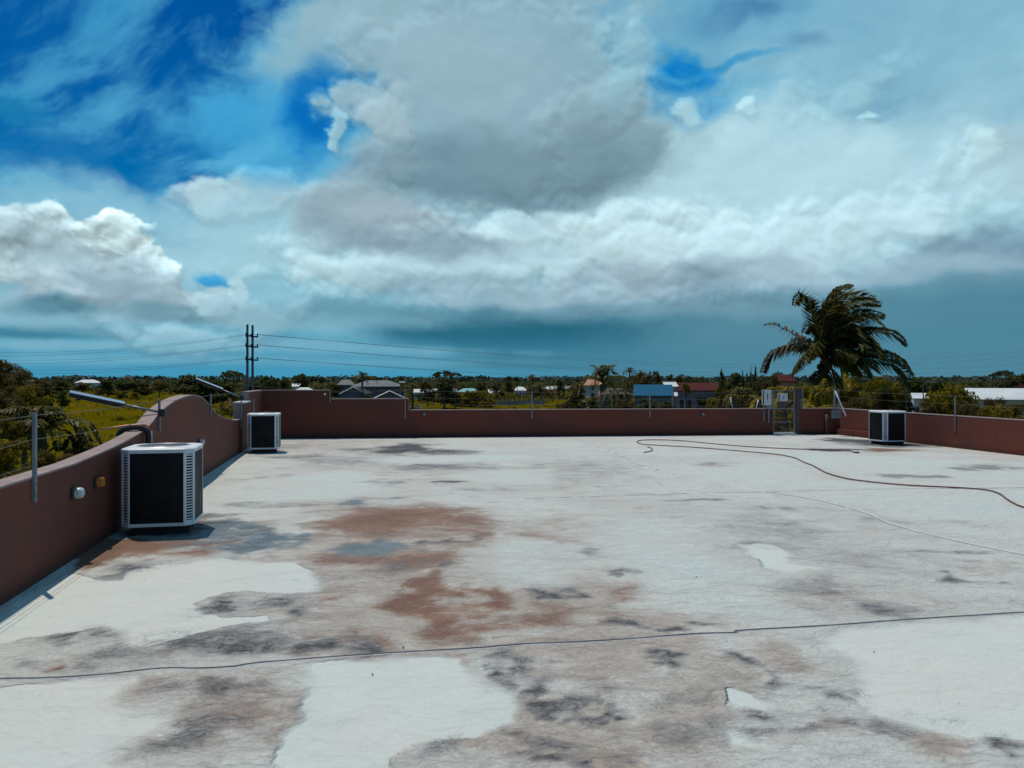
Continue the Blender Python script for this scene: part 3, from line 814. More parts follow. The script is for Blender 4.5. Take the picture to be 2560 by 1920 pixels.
def make_roof_deck():
    NU, NV = 340, 560
    u = np.linspace(0, 1, NU); v = np.linspace(0, 1, NV) ** 1.15
    U, V = np.meshgrid(u, v)
    bl, br, tl, tr = (np.array(p[:2]) for p in (BL, BR, TL, TR))
    P = ((1 - V) * (1 - U))[..., None] * bl + ((1 - V) * U)[..., None] * br + (V * (1 - U))[..., None] * tl + (V * U)[..., None] * tr
    P = P.reshape(-1, 2)
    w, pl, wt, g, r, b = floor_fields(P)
    z = 0.0012 * np.sin(P[:, 0] * 1.7 + np.sin(P[:, 1] * 0.9) * 1.3) * np.sin(P[:, 1] * 1.1 + 0.5)
    verts = np.column_stack([P, z - 0.0012])
    idx = np.arange(NU * NV).reshape(NV, NU)
    q = np.stack([idx[:-1, :-1], idx[:-1, 1:], idx[1:, 1:], idx[1:, :-1]], -1).reshape(-1, 4)
    me = bpy.data.meshes.new('roof_deck')
    me.vertices.add(len(verts)); me.vertices.foreach_set('co', verts.astype(np.float32).ravel())
    me.loops.add(q.size); me.loops.foreach_set('vertex_index', q.astype(np.int32).ravel())
    me.polygons.add(len(q)); me.polygons.foreach_set('loop_start', np.arange(0, q.size, 4, dtype=np.int32))
    me.update(calc_edges=True)
    me.polygons.foreach_set('use_smooth', np.ones(len(q), bool))
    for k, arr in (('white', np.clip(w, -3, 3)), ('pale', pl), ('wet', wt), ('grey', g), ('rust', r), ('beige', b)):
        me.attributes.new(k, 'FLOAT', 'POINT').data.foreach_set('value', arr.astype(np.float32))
    me.materials.append(make_floor_material())
    o = bpy.data.objects.new('roof_deck', me)
    COL.objects.link(o)
    return tag(o, 'flat concrete roof deck under patchy white waterproof coating with rust and black stains', kind='structure')
deck = make_roof_deck()

def catmull(pts, n=10):
    pts = [Vector(p) for p in pts]
    P = [pts[0]] + pts + [pts[-1]]
    out = []
    for i in range(1, len(P) - 2):
        for k in range(n):
            t = k / n
            a, b, c, d = P[i - 1], P[i], P[i + 1], P[i + 2]
            out.append(0.5 * ((2 * b) + (c - a) * t + (2 * a - 5 * b + 4 * c - d) * t * t + (3 * b - a - 3 * c + d) * t ** 3))
    out.append(pts[-1])
    return out

def strip(pts, w, h, name, mat, parent, wob=0.0, seed=1):
    """a low rounded bead laid along the deck"""
    r = random.Random(seed)
    mb = MB()
    pts = catmull([(x, y, 0) for x, y in pts], 14)
    vs, fs = [], []
    for i, p in enumerate(pts):
        d = (pts[min(i + 1, len(pts) - 1)] - pts[max(i - 1, 0)]).normalized()
        s = Vector((-d.y, d.x, 0))
        k = 1 + wob * (r.random() - 0.5) * 2
        off = s * w * wob * (r.random() - 0.5)
        for a, z in ((-1, -0.012), (-0.75, h * 0.7), (0, h), (0.75, h * 0.7), (1, -0.012)):
            q = p + off + s * (w / 2 * a * k)
            vs.append((q.x, q.y, z))
    for i in range(len(pts) - 1):
        for k in range(4):
            fs.append((i * 5 + k, i * 5 + k + 1, (i + 1) * 5 + k + 1, (i + 1) * 5 + k))
    mb.add(vs, fs)
    return mb.build(name, mat, parent, True)

seam_main = zA([(-60, 1071), (0, 1068), (250, 1062), (480, 1045), (700, 1022), (860, 1022), (1000, 1015), (1100, 1000), (1280, 985), (1400, 975), (1700, 955), (2050, 935)]) + zB([(60, 917), (250, 910), (500, 895), (800, 873), (960, 868), (1000, 858), (1400, 835), (1700, 812), (2212, 780), (2400, 765)])
seam_2 = zB([(60, 287), (350, 278), (600, 270), (850, 262), (1100, 258), (1400, 250), (1700, 245), (2212, 240), (2400, 238)])
seam_3 = zB([(1100, 258), (1300, 290), (1450, 325), (1560, 360), (1650, 400), (1900, 465), (2212, 530), (2400, 570)])
seam_4 = zB([(640, 97), (700, 120), (800, 165), (880, 200), (960, 230), (1100, 258)])
seam_5 = zB([(290, 38), (350, 62), (450, 100), (530, 140), (625, 165)])
strip(seam_main, 0.036, 0.003, 'seam_strip', M['bead'], deck, 0.10, 1)
strip([(x, y) for x, y in seam_main], 0.021, 0.008, 'seam', M['crack'], deck, 0.08, 2)
strip(seam_2, 0.05, 0.003, 'seam_strip', M['bead'], deck, 0.3, 3)
strip([(x, y - 0.02) for x, y in seam_2], 0.006, 0.0035, 'seam', M['seamgrey'], deck, 0.9, 4)
strip(seam_3, 0.055, 0.008, 'seam_strip', M['bead'], deck, 0.3, 5)
strip([(x - 0.03, y - 0.01) for x, y in seam_3], 0.010, 0.0075, 'seam', M['seamgrey'], deck, 0.9, 6)
strip(seam_4, 0.05, 0.004, 'seam_strip', M['bead'], deck, 0.3, 7)
strip(seam_5, 0.07, 0.007, 'seam_strip', M['bead'], deck, 0.4, 8)
strip([(x + 0.03, y) for x, y in seam_5], 0.016, 0.005, 'seam', M['crack'], deck, 0.9, 9)

# ------------------------------------------------------------------ parapets
def parapet(label, P0, D, N, prof, L0, steps=()):
    """wall standing on the deck edge; prof = [(distance along, height)]"""
    root = thing('parapet_wall', P0, label, 'wall')
    mb, cp = MB(), MB()
    n = len(prof)
    vs = []
    for s, z in prof:
        a = D * s
        vs += [a + Vector((0, 0, -0.03)), a + Vector((0, 0, z)), a + N * THICK + Vector((0, 0, z)), a + N * THICK + Vector((0, 0, GROUND))]
    fs = []
    for i in range(n - 1):
        a, b = i * 4, (i + 1) * 4
        fs += [(a, b, b + 1, a + 1), (a + 1, b + 1, b + 2, a + 2), (a + 2, b + 2, b + 3, a + 3)]
    fs += [(0, 1, 2, 3), tuple(reversed([(n - 1) * 4 + k for k in range(4)]))]
    mb.add(vs, fs)
    mb.build('wall', M['wall'], root)
    # thin strip over the top, coloured as the wall paint in sun
    vs, fs = [], []
    for i, (s, z) in enumerate(prof):
        t = Vector((prof[min(i + 1, n - 1)][0] - prof[max(i - 1, 0)][0], prof[min(i + 1, n - 1)][1] - prof[max(i - 1, 0)][1], 0)).normalized()
        up = (Vector((0, 0, 1)) * max(t.x, 0.05) - D * t.y).normalized() if abs(t.x) > 0.2 else Vector((0, 0, 1))
        base = D * s + Vector((0, 0, z))
        for off, h in ((-0.004, -0.006), (-0.004, 0.010), (THICK + 0.004, 0.012), (THICK + 0.004, -0.006)):
            vs.append(base + N * off + up * h)
    for i in range(n - 1):
        a, b = i * 4, (i + 1) * 4
        fs += [(a, b, b + 1, a + 1), (a + 1, b + 1, b + 2, a + 2), (a + 2, b + 2, b + 3, a + 3)]
    fs += [(0, 1, 2, 3), tuple(reversed([(n - 1) * 4 + k for k in range(4)]))]
    cp.add(vs, fs)
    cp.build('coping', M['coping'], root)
    return root

def pchip(keys, step=0.08):
    """smooth curve through (distance, height) keys"""
    k = catmull([(s, z, 0) for s, z in keys], 12)
    return [(p.x, p.y) for p in k]

dl = lambda y: (y - YB) / LEFT_DIR.y
prof = [(dl(-5), 0.83), (dl(5.6), 0.832)] + pchip([(dl(y), z) for y, z in
        [(7.1, .838), (8.2, .885), (8.9, .935), (9.45, .99), (9.8, 1.06), (10.13, 1.15), (10.6, 1.235), (11.25, 1.307), (12.03, 1.343), (12.57, 1.332), (13.13, 1.268), (13.75, 1.128), (14.34, .975), (14.94, .885), (15.8, .80), (16.6, .735), (17.35, .72)]]) \
     + [(dl(17.40), .72), (dl(17.405), 1.05), (dl(18.60), 1.05), (dl(18.605), 1.29), (dl(21.35), 1.29)]
wall_left = parapet('maroon parapet on the left rising into a curved gable, with a stepped end at the far corner', BL, LEFT_DIR, LEFT_N, prof, 0)

db = lambda px: (Vector(at(px, 22.0)) - Vector((0, 0, at(px, 22.0).z)) - TL).dot(BACK_DIR) if False else None
def back_s(px):
    t = (px - CX) / F
    # intersection of the bearing with the back line
    return (t * TL.y - TL.x) / (BACK_DIR.x - t * BACK_DIR.y)
s825, s1021, sg0, sg1, sg2 = back_s(824), back_s(1021), back_s(1933), back_s(1990), back_s(2003)
wall_back = parapet('long maroon back parapet stepping down twice from the left corner to the gate gap', TL + BACK_DIR * 0.002, BACK_DIR, BACK_N,
                    [(-THICK, 1.29), (s825, 1.29), (s825 + .005, 1.052), (s1021, 1.052), (s1021 + .005, .745), (sg0, .745)], 0)
s_end = (TR - TL).length
wall_back2 = parapet('short maroon back parapet between the gate post and the right corner', TL, BACK_DIR, BACK_N, [(sg2, .745), (s_end + THICK, .745)], 0)
wall_right = parapet('maroon parapet on the right running from the far corner out of the picture', TR, RIGHT_DIR, RIGHT_N,
                     [(0.0, .745), (28.5, .70)], 0)
# low ledge at the foot of the right wall, from the corner to the air conditioner
mb = MB()
a, b = TR + RIGHT_DIR * 0.05 - RIGHT_N * 0.05, TR + RIGHT_DIR * 2.9 - RIGHT_N * 0.05
c = (a + b) / 2
mb.box((c.x, c.y, 0.07), ((b - a).length, 0.10, 0.20), math.atan2(RIGHT_DIR.y, RIGHT_DIR.x))
tag(mb.build('wall_ledge', M['wall']), 'low maroon ledge at the foot of the right parapet near the corner', 'ledge')
# body of the building under the deck
mb = MB()
mb.prism([(p.x, p.y) for p in (BL, BR, TR, TL)], GROUND, -0.04)
tag(mb.build('building_body', M['facade']), kind='structure', label='the walls of the building below the roof')

# threshold in the gate gap
mb = MB()
mid = TL + BACK_DIR * ((sg0 + sg1) / 2) + BACK_N * THICK / 2
mb.box((mid.x, mid.y, 0.0), (sg1 - sg0, THICK + 0.04, 0.09), math.atan2(BACK_DIR.y, BACK_DIR.x))
tag(mb.build('door_sill', M['bead']), 'white coated threshold in the gap of the back parapet', 'sill')

# ------------------------------------------------------------------ air conditioner condensers
def make_ac():
    """0.70 m square cabinet with chamfered louvred corners, coil faces and a fan guard on top; base at z = 0"""
    root = thing('air_conditioner', (0, 0, 0), '-', 'air conditioner', 'air conditioners on the roof')
    a, c = 0.35, 0.086                                    # half width, chamfer
    z0, z1 = 0.095, 0.855
    octo = lambda a, c: [(a - c, -a), (a, -a + c), (a, a - c), (a - c, a), (-a + c, a), (-a, a - c), (-a, -a + c), (-a + c, -a)]
    MB().prism(octo(a - 0.05, c), z0 + 0.02, z1 - 0.01).build('core', M['black'], root)
    # base pan and lid
    MB().prism(octo(a + 0.004, c), z0 - 0.004, z0 + 0.028).build('base_pan', M['white'], root)
    lid = MB()
    lid.prism(octo(a + 0.006, c + 0.002), z1, z1 + 0.022, cap=False)
    rings = [(octo(a + 0.006, c + 0.002), z1 + 0.022), (octo(a - 0.008, c), z1 + 0.034)]
    vs = [(x, y, z) for pl, z in rings for x, y in pl]
    fs = [(i, (i + 1) % 8, (i + 1) % 8 + 8, i + 8) for i in range(8)]
    lid.add(vs, fs)
    # annular top with a round opening
    n = 48
    outer = octo(a - 0.008, c)
    def edge(ang):
        d = Vector((math.cos(ang), math.sin(ang)))
        best = 9
        for i in range(8):
            p, q = Vector(outer[i]), Vector(outer[(i + 1) % 8])
            e = q - p
            den = d.x * e.y - d.y * e.x
            if abs(den) < 1e-9: continue
            t = (p.x * e.y - p.y * e.x) / den
            u_ = (p.x * d.y - p.y * d.x) / den
            if t > 0 and -1e-6 <= u_ <= 1 + 1e-6: best = min(best, t)
        return d * best
    vs, fs = [], []
    for k in range(n):
        t = 2 * math.pi * k / n
        e = edge(t)
        for r, z in ((None, z1 + 0.034), (0.285, z1 + 0.034), (0.270, z1 + 0.044), (0.255, z1 + 0.034), (0.25, z1 - 0.02)):
            p = e if r is None else Vector((math.cos(t), math.sin(t))) * r
            vs.append((p.x, p.y, z))
    for k in range(n):
        k2 = (k + 1) % n
        for j in range(4):
            fs.append((k * 5 + j, k * 5 + j + 1, k2 * 5 + j + 1, k2 * 5 + j))
    lid.add(vs, fs)
    top = lid.build('top_cover', M['white'], root)
    g = MB()
    for r in [0.05 + 0.025 * i for i in range(9)]:
        g.tube([(r * math.cos(2 * math.pi * k / 32), r * math.sin(2 * math.pi * k / 32), z1 + 0.040 - 0.02 * 0) for k in range(33)], 0.0028, 4, False)
    for k in range(6):
        t = math.pi * k / 6
        g.tube([(-0.26 * math.cos(t), -0.26 * math.sin(t), z1 + 0.036), (0.26 * math.cos(t), 0.26 * math.sin(t), z1 + 0.036)], 0.003, 4)
    g.build('fan_guard', M['galv'], top)
    MB().lathe([(0.045, z1 + 0.02), (0.045, z1 + 0.046), (0.02, z1 + 0.05)], 16).build('fan_hub', M['dark'], top)
    fan = MB()
    for k in range(3):
        t = 2 * math.pi * k / 3
        R = Matrix.Rotation(t, 3, 'Z') @ Matrix.Rotation(math.radians(22), 3, 'X')
        fan.box(R @ Vector((0.13, 0, 0)) + Vector((0, 0, z1 - 0.03)), (0.2, 0.13, 0.004), m=R)
    fan.build('fan', M['dark'], top)
    MB().prism([(0.25 * math.cos(2 * math.pi * k / 24), 0.25 * math.sin(2 * math.pi * k / 24)) for k in range(24)], z1 - 0.09, z1 - 0.085).build('fan_well', M['black'], top)
    for q in range(4):
        R = Matrix.Rotation(math.pi / 2 * q, 3, 'Z')
        # coil face: closely spaced horizontal wires over dark fins, framed by thin rails
        w = 2 * (a - c)
        f = MB()
        hz = 54
        for i in range(hz):
            z = z0 + 0.035 + (z1 - z0 - 0.05) * i / (hz - 1)
            f.box(R @ Vector((0, -a + 0.012, z)), (w - 0.01, 0.006, 0.0045), m=R)
        for x in (-0.16, 0.0, 0.16):
            f.box(R @ Vector((x, -a + 0.018, (z0 + z1) / 2 + 0.01)), (0.004, 0.004, z1 - z0 - 0.04), m=R)
        p = f.build('coil_grille', M['fin'], root)
        MB().box(R @ Vector((0, -a + 0.028, (z0 + z1) / 2)), (w, 0.008, z1 - z0 - 0.03), m=R).build('coil', M['black'], p)
        MB().box(R @ Vector((0, -a + 0.003, z1 - 0.008)), (w, 0.010, 0.014), m=R).build('top_rail', M['white'], root)
        # chamfered corner post with a ladder of slots
        R2 = Matrix.Rotation(math.pi / 2 * q + math.pi / 4, 3, 'Z')
        cw = c * math.sqrt(2)
        rr = (2 * a - c) / math.sqrt(2)
        post = MB()
        for sx in (-1, 1):
            post.box(R2 @ Vector((sx * (cw / 2 - 0.011), -rr + 0.002, (z0 + z1) / 2 + 0.012)), (0.022, 0.010, z1 - z0 - 0.030), m=R2)
        ns = 25
        for i in range(ns + 1):
            z = z0 + 0.035 + (z1 - z0 - 0.05) * i / ns
            post.box(R2 @ Vector((0, -rr + 0.004, z)), (cw - 0.036, 0.007, 0.0125 if 0 < i < ns else 0.026), m=R2)
        cp_ = post.build('corner_post', M['white'], root)
        MB().box(R2 @ Vector((0, -rr + 0.030, (z0 + z1) / 2)), (cw - 0.02, 0.006, z1 - z0 - 0.04), m=R2).build('slot_backing', M['black'], cp_)
        for sx in (-1, 1):
            MB().box(R @ Vector((sx * (w / 2 - 0.004), -a + 0.002, (z0 + z1) / 2 + 0.01)), (0.008, 0.010, z1 - z0 - 0.02), m=R).build('corner_rail', M['white'], root)
    MB().bevel_box((0.02, -0.20, 0.043), (0.56, 0.12, 0.094), 0.008).build('mounting_block', M['block'], root)
    MB().bevel_box((-0.01, 0.20, 0.043), (0.56, 0.12, 0.094), 0.008, 0.03).build('mounting_block', M['block'], root)
    return root

ac1 = make_ac()
ac1.location = (-3.70, 8.50, 0)
ac1.rotation_euler.z = ROOF_RZ + math.radians(1.5)
ac1['label'] = 'large near air conditioner, white cabinet with black coil faces, beside the left parapet'
ac2 = copy_tree(ac1)
ac2.location = (-5.42, 17.5, 0)
ac2.scale = (0.94, 0.94, 0.955)
ac2['label'] = 'air conditioner at the far left corner, standing before the tall stepped wall'
ac3 = copy_tree(ac1)
ac3.location = (9.20, 19.62, 0)
ac3.rotation_euler.z = ROOF_RZ + math.radians(3)
ac3.scale = (0.93, 0.93, 0.92)
ac3['label'] = 'air conditioner by the right parapet, one white corner turned to the viewer'

# refrigerant pipe from the near condenser over the parapet
def wallpt(y, z, out=0.0):
    p = Vector((left_x(y), y, z)) + LEFT_N * out
    return p
root = thing('pipe_run', wallpt(9.4, 0.5, -0.05), 'black insulated pipe looping over the left parapet behind the near air conditioner', 'pipe')
inv = -root.location
zc = 0.985
pts = [wallpt(9.05, 0.35, -0.10), wallpt(9.28, 0.55, -0.07), wallpt(9.40, 0.75, -0.055), wallpt(9.42, 0.93, -0.055), wallpt(9.40, 0.99, -0.035), wallpt(9.38, 1.030, 0.03), wallpt(9.36, 1.028, 0.14), wallpt(9.34, 1.00, 0.22), wallpt(9.32, 0.93, 0.25)]
MB().tube([p + inv for p in catmull(pts, 6)], 0.033, 12).build('insulation', M['foam'], root, True)
pts = [wallpt(9.12, 0.40, -0.09), wallpt(9.50, 0.75, -0.025), wallpt(9.56, 0.95, -0.022), wallpt(9.52, 1.045, 0.0), wallpt(9.47, 1.05, 0.18), wallpt(9.40, 1.03, 0.33), wallpt(9.30, 1.02, 0.42)]
MB().tube([p + inv for p in catmull(pts, 6)], 0.011, 8).build('copper_pipe', M['copper'], root, True)
pts = [wallpt(9.70, 0.35, -0.02), wallpt(9.70, 0.97, -0.02)]
MB().tube([p + inv for p in pts], 0.012, 8).build('conduit', M['alu'], root, True)
root = thing('cable', wallpt(19.2, 0.6, -0.02), 'thin pale cable running up the step in the left parapet behind the far condenser', 'cable')
MB().tube([(0.02, 0, -0.2), (0.025, 0.0, 0.1), (0.02, 0.01, 0.5)], 0.012, 6).build('cable_run', M['alu'], root, True)

# ------------------------------------------------------------------ lights on the inner faces of the parapets
def bulkhead(px, base, out, label, lens_mat, boxy=False, s=1.0):
    """small fitting on a wall: back plate and lens; base = point on the wall face, out = direction into the roof"""
    rz = math.atan2(out.y, out.x) + math.pi / 2
    root = thing('wall_light', base, label, 'wall light', 'small lights on the parapets', rz)
    MB().bevel_box((0, -0.012, 0), (0.11 * s, 0.022, 0.085 * s), 0.006).build('back_plate', M['dark'], root)
    if boxy:
        MB().bevel_box((0, -0.05, 0.0), (0.075 * s, 0.06, 0.065 * s), 0.010).build('lamp_body', lens_mat, root)
        MB().box((0, -0.05, 0.036 * s), (0.06 * s, 0.05, 0.006)).build('cap', lens_mat, root)
    else:
        MB().lathe([(0.040 * s, 0.0), (0.044 * s, 0.02), (0.042 * s, 0.05), (0.030 * s, 0.068), (0.012 * s, 0.075)], 16, (0, -0.022, 0), Matrix.Rotation(math.pi / 2, 3, 'X')).build('lens', lens_mat, root, True)
        MB().lathe([(0.046 * s, 0.0), (0.047 * s, 0.012)], 16, (0, -0.024, 0), Matrix.Rotation(math.pi / 2, 3, 'X')).build('bezel', M['alu'], root, True)
    return root
IN = -LEFT_N
bulkhead(182, wallpt(7.07, 0.59), IN, 'round frosted white bulkhead light on the left parapet next to the amber one', M['lens'], s=1.15)
bulkhead(235, wallpt(7.68, 0.605), IN, 'square amber light on the left parapet between white light and near condenser', M['amber'], True, 1.15)
bulkhead(495, wallpt(12.7, 0.60), IN, 'small dim round light on the gabled wall beyond the near condenser', M['lens'], s=1.0)
def backpt(px, z):
    return TL + BACK_DIR * back_s(px) + Vector((0, 0, z))
bulkhead(1061, backpt(1061, 0.635), -BACK_N, 'small light on the back parapet just right of its last step', M['galv'], True, s=1.0)
bulkhead(1756, backpt(1756, 0.60), -BACK_N, 'small light on the back parapet left of the gate gap', M['galv'], True, s=1.0)
bulkhead(813, backpt(813, 1.18), -BACK_N, 'tiny white light near the top of the tall left part of the back parapet', M['lens'], s=0.7)

# ------------------------------------------------------------------ security fence: posts on the parapets, three wires
def fence(label, posts, out, wires, wob=0.02, r=0.0022, width=0.045, extra=()):
    """posts = [(foot point on inner wall face, z bottom, z top)]"""
    root = thing('wire_fence', posts[0][0], label, 'fence')
    o0 = -Vector(posts[0][0])
    rz = math.atan2(out.y, out.x)
    for p, zb, zt in posts:
        c = Vector(p) - out * 0.012 + o0
        mb = MB()
        w = width
        mb.box((c.x, c.y, (zb + zt) / 2), (0.022, w, zt - zb), rz)
        for i in range(1, 4):
            mb.box((c.x, c.y, zb + 0.05 + (0.25) * (i - 1) / 3), (0.034, 0.016, 0.016), rz)
        mb.build('fence_post', M['galv'], root)
    for k, dz in enumerate(wires):
        for (p, _, zt), (q, _, zt2) in zip(posts[:-1], posts[1:]):
            a, b = Vector(p) + o0 + Vector((0, 0, zt - dz)), Vector(q) + o0 + Vector((0, 0, zt2 - dz))
            pts = [a.lerp(b, t / 8) - Vector((0, 0, wob * 4 * (t / 8) * (1 - t / 8) * (0.7 + 0.3 * k))) for t in range(9)]
            MB().tube(pts, r, 5, False).build('wire', M['wire'], root)
    for p, q in extra:
        a, b = Vector(p) + o0, Vector(q) + o0
        MB().tube([a.lerp(b, t / 8) - Vector((0, 0, wob * 4 * (t / 8) * (1 - t / 8))) for t in range(9)], r, 5, False).build('wire', M['wire'], root)
    return root
P = lambda y: Vector((left_x(y), y, 0))
fence('thin wire security fence on flat grey posts along the left gabled parapet', [(P(2.4), .64, 1.33), (P(6.2), .645, 1.336), (P(10.13), .94, 1.335), (P(13.72), .96, 1.34), (P(17.36), .50, 1.34)], LEFT_N, (0.02,), extra=[(P(2.4) + Vector((0, 0, 1.05)), P(6.2) + Vector((0, 0, 1.13))), (P(6.2) + Vector((0, 0, 1.13)), P(9.6) + Vector((0, 0, 1.10))), (P(2.4) + Vector((0, 0, 0.93)), P(6.2) + Vector((0, 0, 0.93)))])
bp = lambda px: TL + BACK_DIR * back_s(px)
fence('thin wire security fence on slim posts along the back parapet', [(bp(612), 0.9, 1.45), (bp(825), .98, 1.30), (bp(1013), .52, 1.31), (bp(1330), .50, 1.25), (bp(1624), .52, 1.22), (bp(1909), .40, 1.25)], BACK_N, (0.02, 0.20, 0.36), 0.03, 0.0022, 0.030)
rp = lambda y: TR + RIGHT_DIR * ((23.1 - y) / -RIGHT_DIR.y)
fence('thin wire security fence on slim posts along the right parapet', [(rp(23.0), .50, 1.30), (rp(18.5), .38, 1.22), (rp(14.0), .4, 1.22), (rp(9.0), .4, 1.22)], RIGHT_N, (0.02, 0.2), 0.03, 0.002, 0.026)

# ------------------------------------------------------------------ solar street lamps leaning out over the left parapet
def solar_lamp(label, foot, tip, arm_frac, wid, out, roll=-8.0):
    root = thing('solar_lamp', foot, label, 'solar lamp', 'solar lamps reaching out over the left parapet')
    d = Vector(tip) - Vector(foot)
    mid_ = d * arm_frac
    MB().tube([(0, 0, -0.0), tuple(mid_ * 1.02)], 0.016, 10).build('arm', M['galv'], root, True)
    MB().box((0.0, 0.0, 0.0), (0.07, 0.09, 0.09), ROOF_RZ).build('bracket', M['dark'], root)
    x = d.normalized()
    y = Vector((0, 0, 1)).cross(x).normalized()
    z = x.cross(y)
    R = Matrix((x, y, z)).transposed()
    L = d.length * (1 - arm_frac)
    c = mid_ + x * (L / 2)
    R = R @ Matrix.Rotation(math.radians(roll), 3, 'X')
    z = R @ Vector((0, 0, 1))
    MB().box(c, (L, wid, 0.048), m=R).build('lamp_head', M['dark'], root)
    MB().box(c + z * 0.0275, (L * 0.98, wid * 0.97, 0.006), m=R).build('solar_panel', M['solar'], root)
    MB().box(c - z * 0.027, (L * 0.90, wid * 0.8, 0.005), m=R).build('diffuser', M['lens'], root)
    return root
solar_lamp('near solar lamp with a long flat head, reaching out at the start of the gable', wallpt(10.13, 1.17, -0.05), Vector(at(172, 9.6, 984)), 0.42, 0.20, LEFT_N)
solar_lamp('far solar lamp reaching out to the left beyond the gable', wallpt(17.36, 1.19, -0.03), Vector(at(488, 17.0, 948)), 0.42, 0.20, LEFT_N)
# slim yellowish plate on the far lamp post
root = thing('warning_plate', wallpt(15.75, 1.15, -0.02), 'small yellow warning plate hanging on the fence wire beyond the gable', 'sign')
MB().box((0, 0, 0), (0.05, 0.004, 0.15), 0.3).build('plate', M['amber'], root)
root = thing('step_cap', wallpt(18.0, 1.075, 0.06), 'white strip lying on the lower step at the end of the left parapet', 'strip')
MB().box((0, 0, 0), (0.24, 1.15, 0.03), ROOF_RZ).build('strip', M['bead'], root)

# ------------------------------------------------------------------ gate gap in the back parapet
g0, g1, g2 = TL + BACK_DIR * sg0, TL + BACK_DIR * sg1, TL + BACK_DIR * sg2
brz = math.atan2(BACK_DIR.y, BACK_DIR.x)
gate = thing('wire_gate', g0, 'see-through wire gate with thin frame closing the gap in the back parapet', 'gate', rz=brz)
gw = (g1 - g0).length
for x in (0.02, gw - 0.02):
    MB().box((x, 0.05, 0.66), (0.03, 0.03, 1.22)).build('upright', M['galv'], gate)
for z in (0.07, 0.36, 0.745, 1.26):
    MB().box((gw / 2, 0.05, z), (gw - 0.07, 0.022, 0.022 if z != 0.745 else 0.03)).build('rail', M['galv'], gate)
mb = MB()
for i in range(1, 12):
    mb.box((gw * i / 12, 0.052, 0.66), (0.003, 0.003, 1.18))
for i in range(1, 20):
    mb.box((gw / 2, 0.055, 0.07 + 1.19 * i / 20), (gw - 0.07, 0.003, 0.003))
mb.build('wire_mesh', M['wire'], gate)
root = thing('gate_post', g1, 'maroon and rusty square post at the right side of the gate', 'post', rz=brz)
pw = (g2 - g1).length
MB().box((pw / 2, 0.08, 0.64), (pw - 0.006, THICK - 0.02, 1.30)).build('shaft', M['rust'], root)
MB().box((pw + 0.045, 0.03, 0.66), (0.035, 0.035, 1.26)).build('steel_upright', M['galv'], root)
MB().box((pw / 2, 0.08, 1.305), (pw + 0.02, THICK, 0.025)).build('cap', M['rust'], root)
# white sign box left of the gate, with a dark figure mark
def sign_box(px0, px1, py0, py1, label, mark, dz=0.0):
    y = (TL + BACK_DIR * back_s((px0 + px1) / 2)).y - 0.03
    c = at((px0 + px1) / 2, y, (py0 + py1) / 2)
    w, h = (px1 - px0) / F * y, (py1 - py0) / F * y
    root = thing('sign', c, label, 'sign', rz=brz)
    MB().bevel_box((0, 0, 0), (w, 0.07, h), 0.01).build('sign_box', M['paper'], root)
    MB().box((-w / 2 + 0.018, -0.037, 0), (0.036, 0.006, h * 0.92)).build('dark_edge', M['ink'], root)
    return root, w, h
r_, w, h = sign_box(1905, 1928, 975, 1013, 'tall white sign box with a dark upright mark, left of the gate', True)
m_ = MB()
m_.add([(-0.005, -0.0385, .11), (0.022, -0.0385, .13), (0.030, -0.0385, .02), (0.018, -0.0385, -.10), (0.004, -0.0385, -.04)], [(0, 4, 3, 2, 1)])
m_.add([(0.010, -0.0385, -.11), (0.016, -0.0385, -.11), (0.016, -0.0385, -.14), (0.010, -0.0385, -.14)], [(0, 3, 2, 1)])
m_.build('printed_mark', M['ink'], r_)
MB().box((0.06, 0.0, -h / 2 - 0.055), (0.10, 0.05, 0.09)).build('junction_box', M['galv'], r_)
MB().box((0.06, 0.0, -h / 2 - 0.30), (0.035, 0.03, 0.40)).build('sign_post', M['galv'], r_)
r2_, w, h = sign_box(1944, 1969, 984, 1003, 'small white square notice hung on the wire gate above a dark plate', False)
MB().box((0, 0.0, -h / 2 - 0.09), (w * 0.92, 0.03, 0.16)).build('backing_plate', M['rust'], r2_)
MB().add([(-.03, -.0375, .03), (.04, -.0375, .03), (.04, -.0375, .018), (-.03, -.0375, .018)], [(0, 3, 2, 1)]).add([(0.0, -.0375, .01), (.014, -.0375, .01), (.014, -.0375, -.05), (0, -.0375, -.05)], [(0, 3, 2, 1)]).build('printed_mark', M['ink'], r2_)

# corner bracket with stay
cpos = at(2092, 22.4, 1045)
root = thing('corner_bracket', cpos, 'grey steel corner bracket and post with a slanting white stay at the right corner', 'bracket')
MB().box((0, 0.02, 0.10), (0.26, 0.05, 0.22)).build('plate', M['galv'], root)
MB().box((-0.06, 0.0, 0.42), (0.045, 0.04, 0.80)).build('post', M['galv'], root)
MB().tube([(-0.08, -0.08, 0.76), (0.22, -0.10, 0.06)], 0.020, 8).build('stay', M['white'], root, True)
root = thing('drain_pipe', TR - BACK_DIR * 0.35 - BACK_N * 0.07, 'short dark drain pipe below the corner bracket', 'pipe')
MB().tube([(0, 0, 0.0), (0, 0, 0.58)], 0.045, 12).build('pipe', M['rust'], root, True)

# slanting stays on the far side of the back parapet
for k, (x0, y0, x1, y1, lb) in enumerate([(1826, 993, 1834, 1023, 'slim white stake leaning behind the back parapet, right of the cypress row'), (1896, 1000, 1886, 1026, 'pale slanting stay just left of the white sign box')]):
    a, b = at(x0, 23.3, y0), at(x1, 23.3, y1)
    root = thing('stay_rod', b, lb, 'rod')
    MB().tube([(0, 0, -0.15), a - b], 0.016, 6).build('rod', M['white'], root, True)

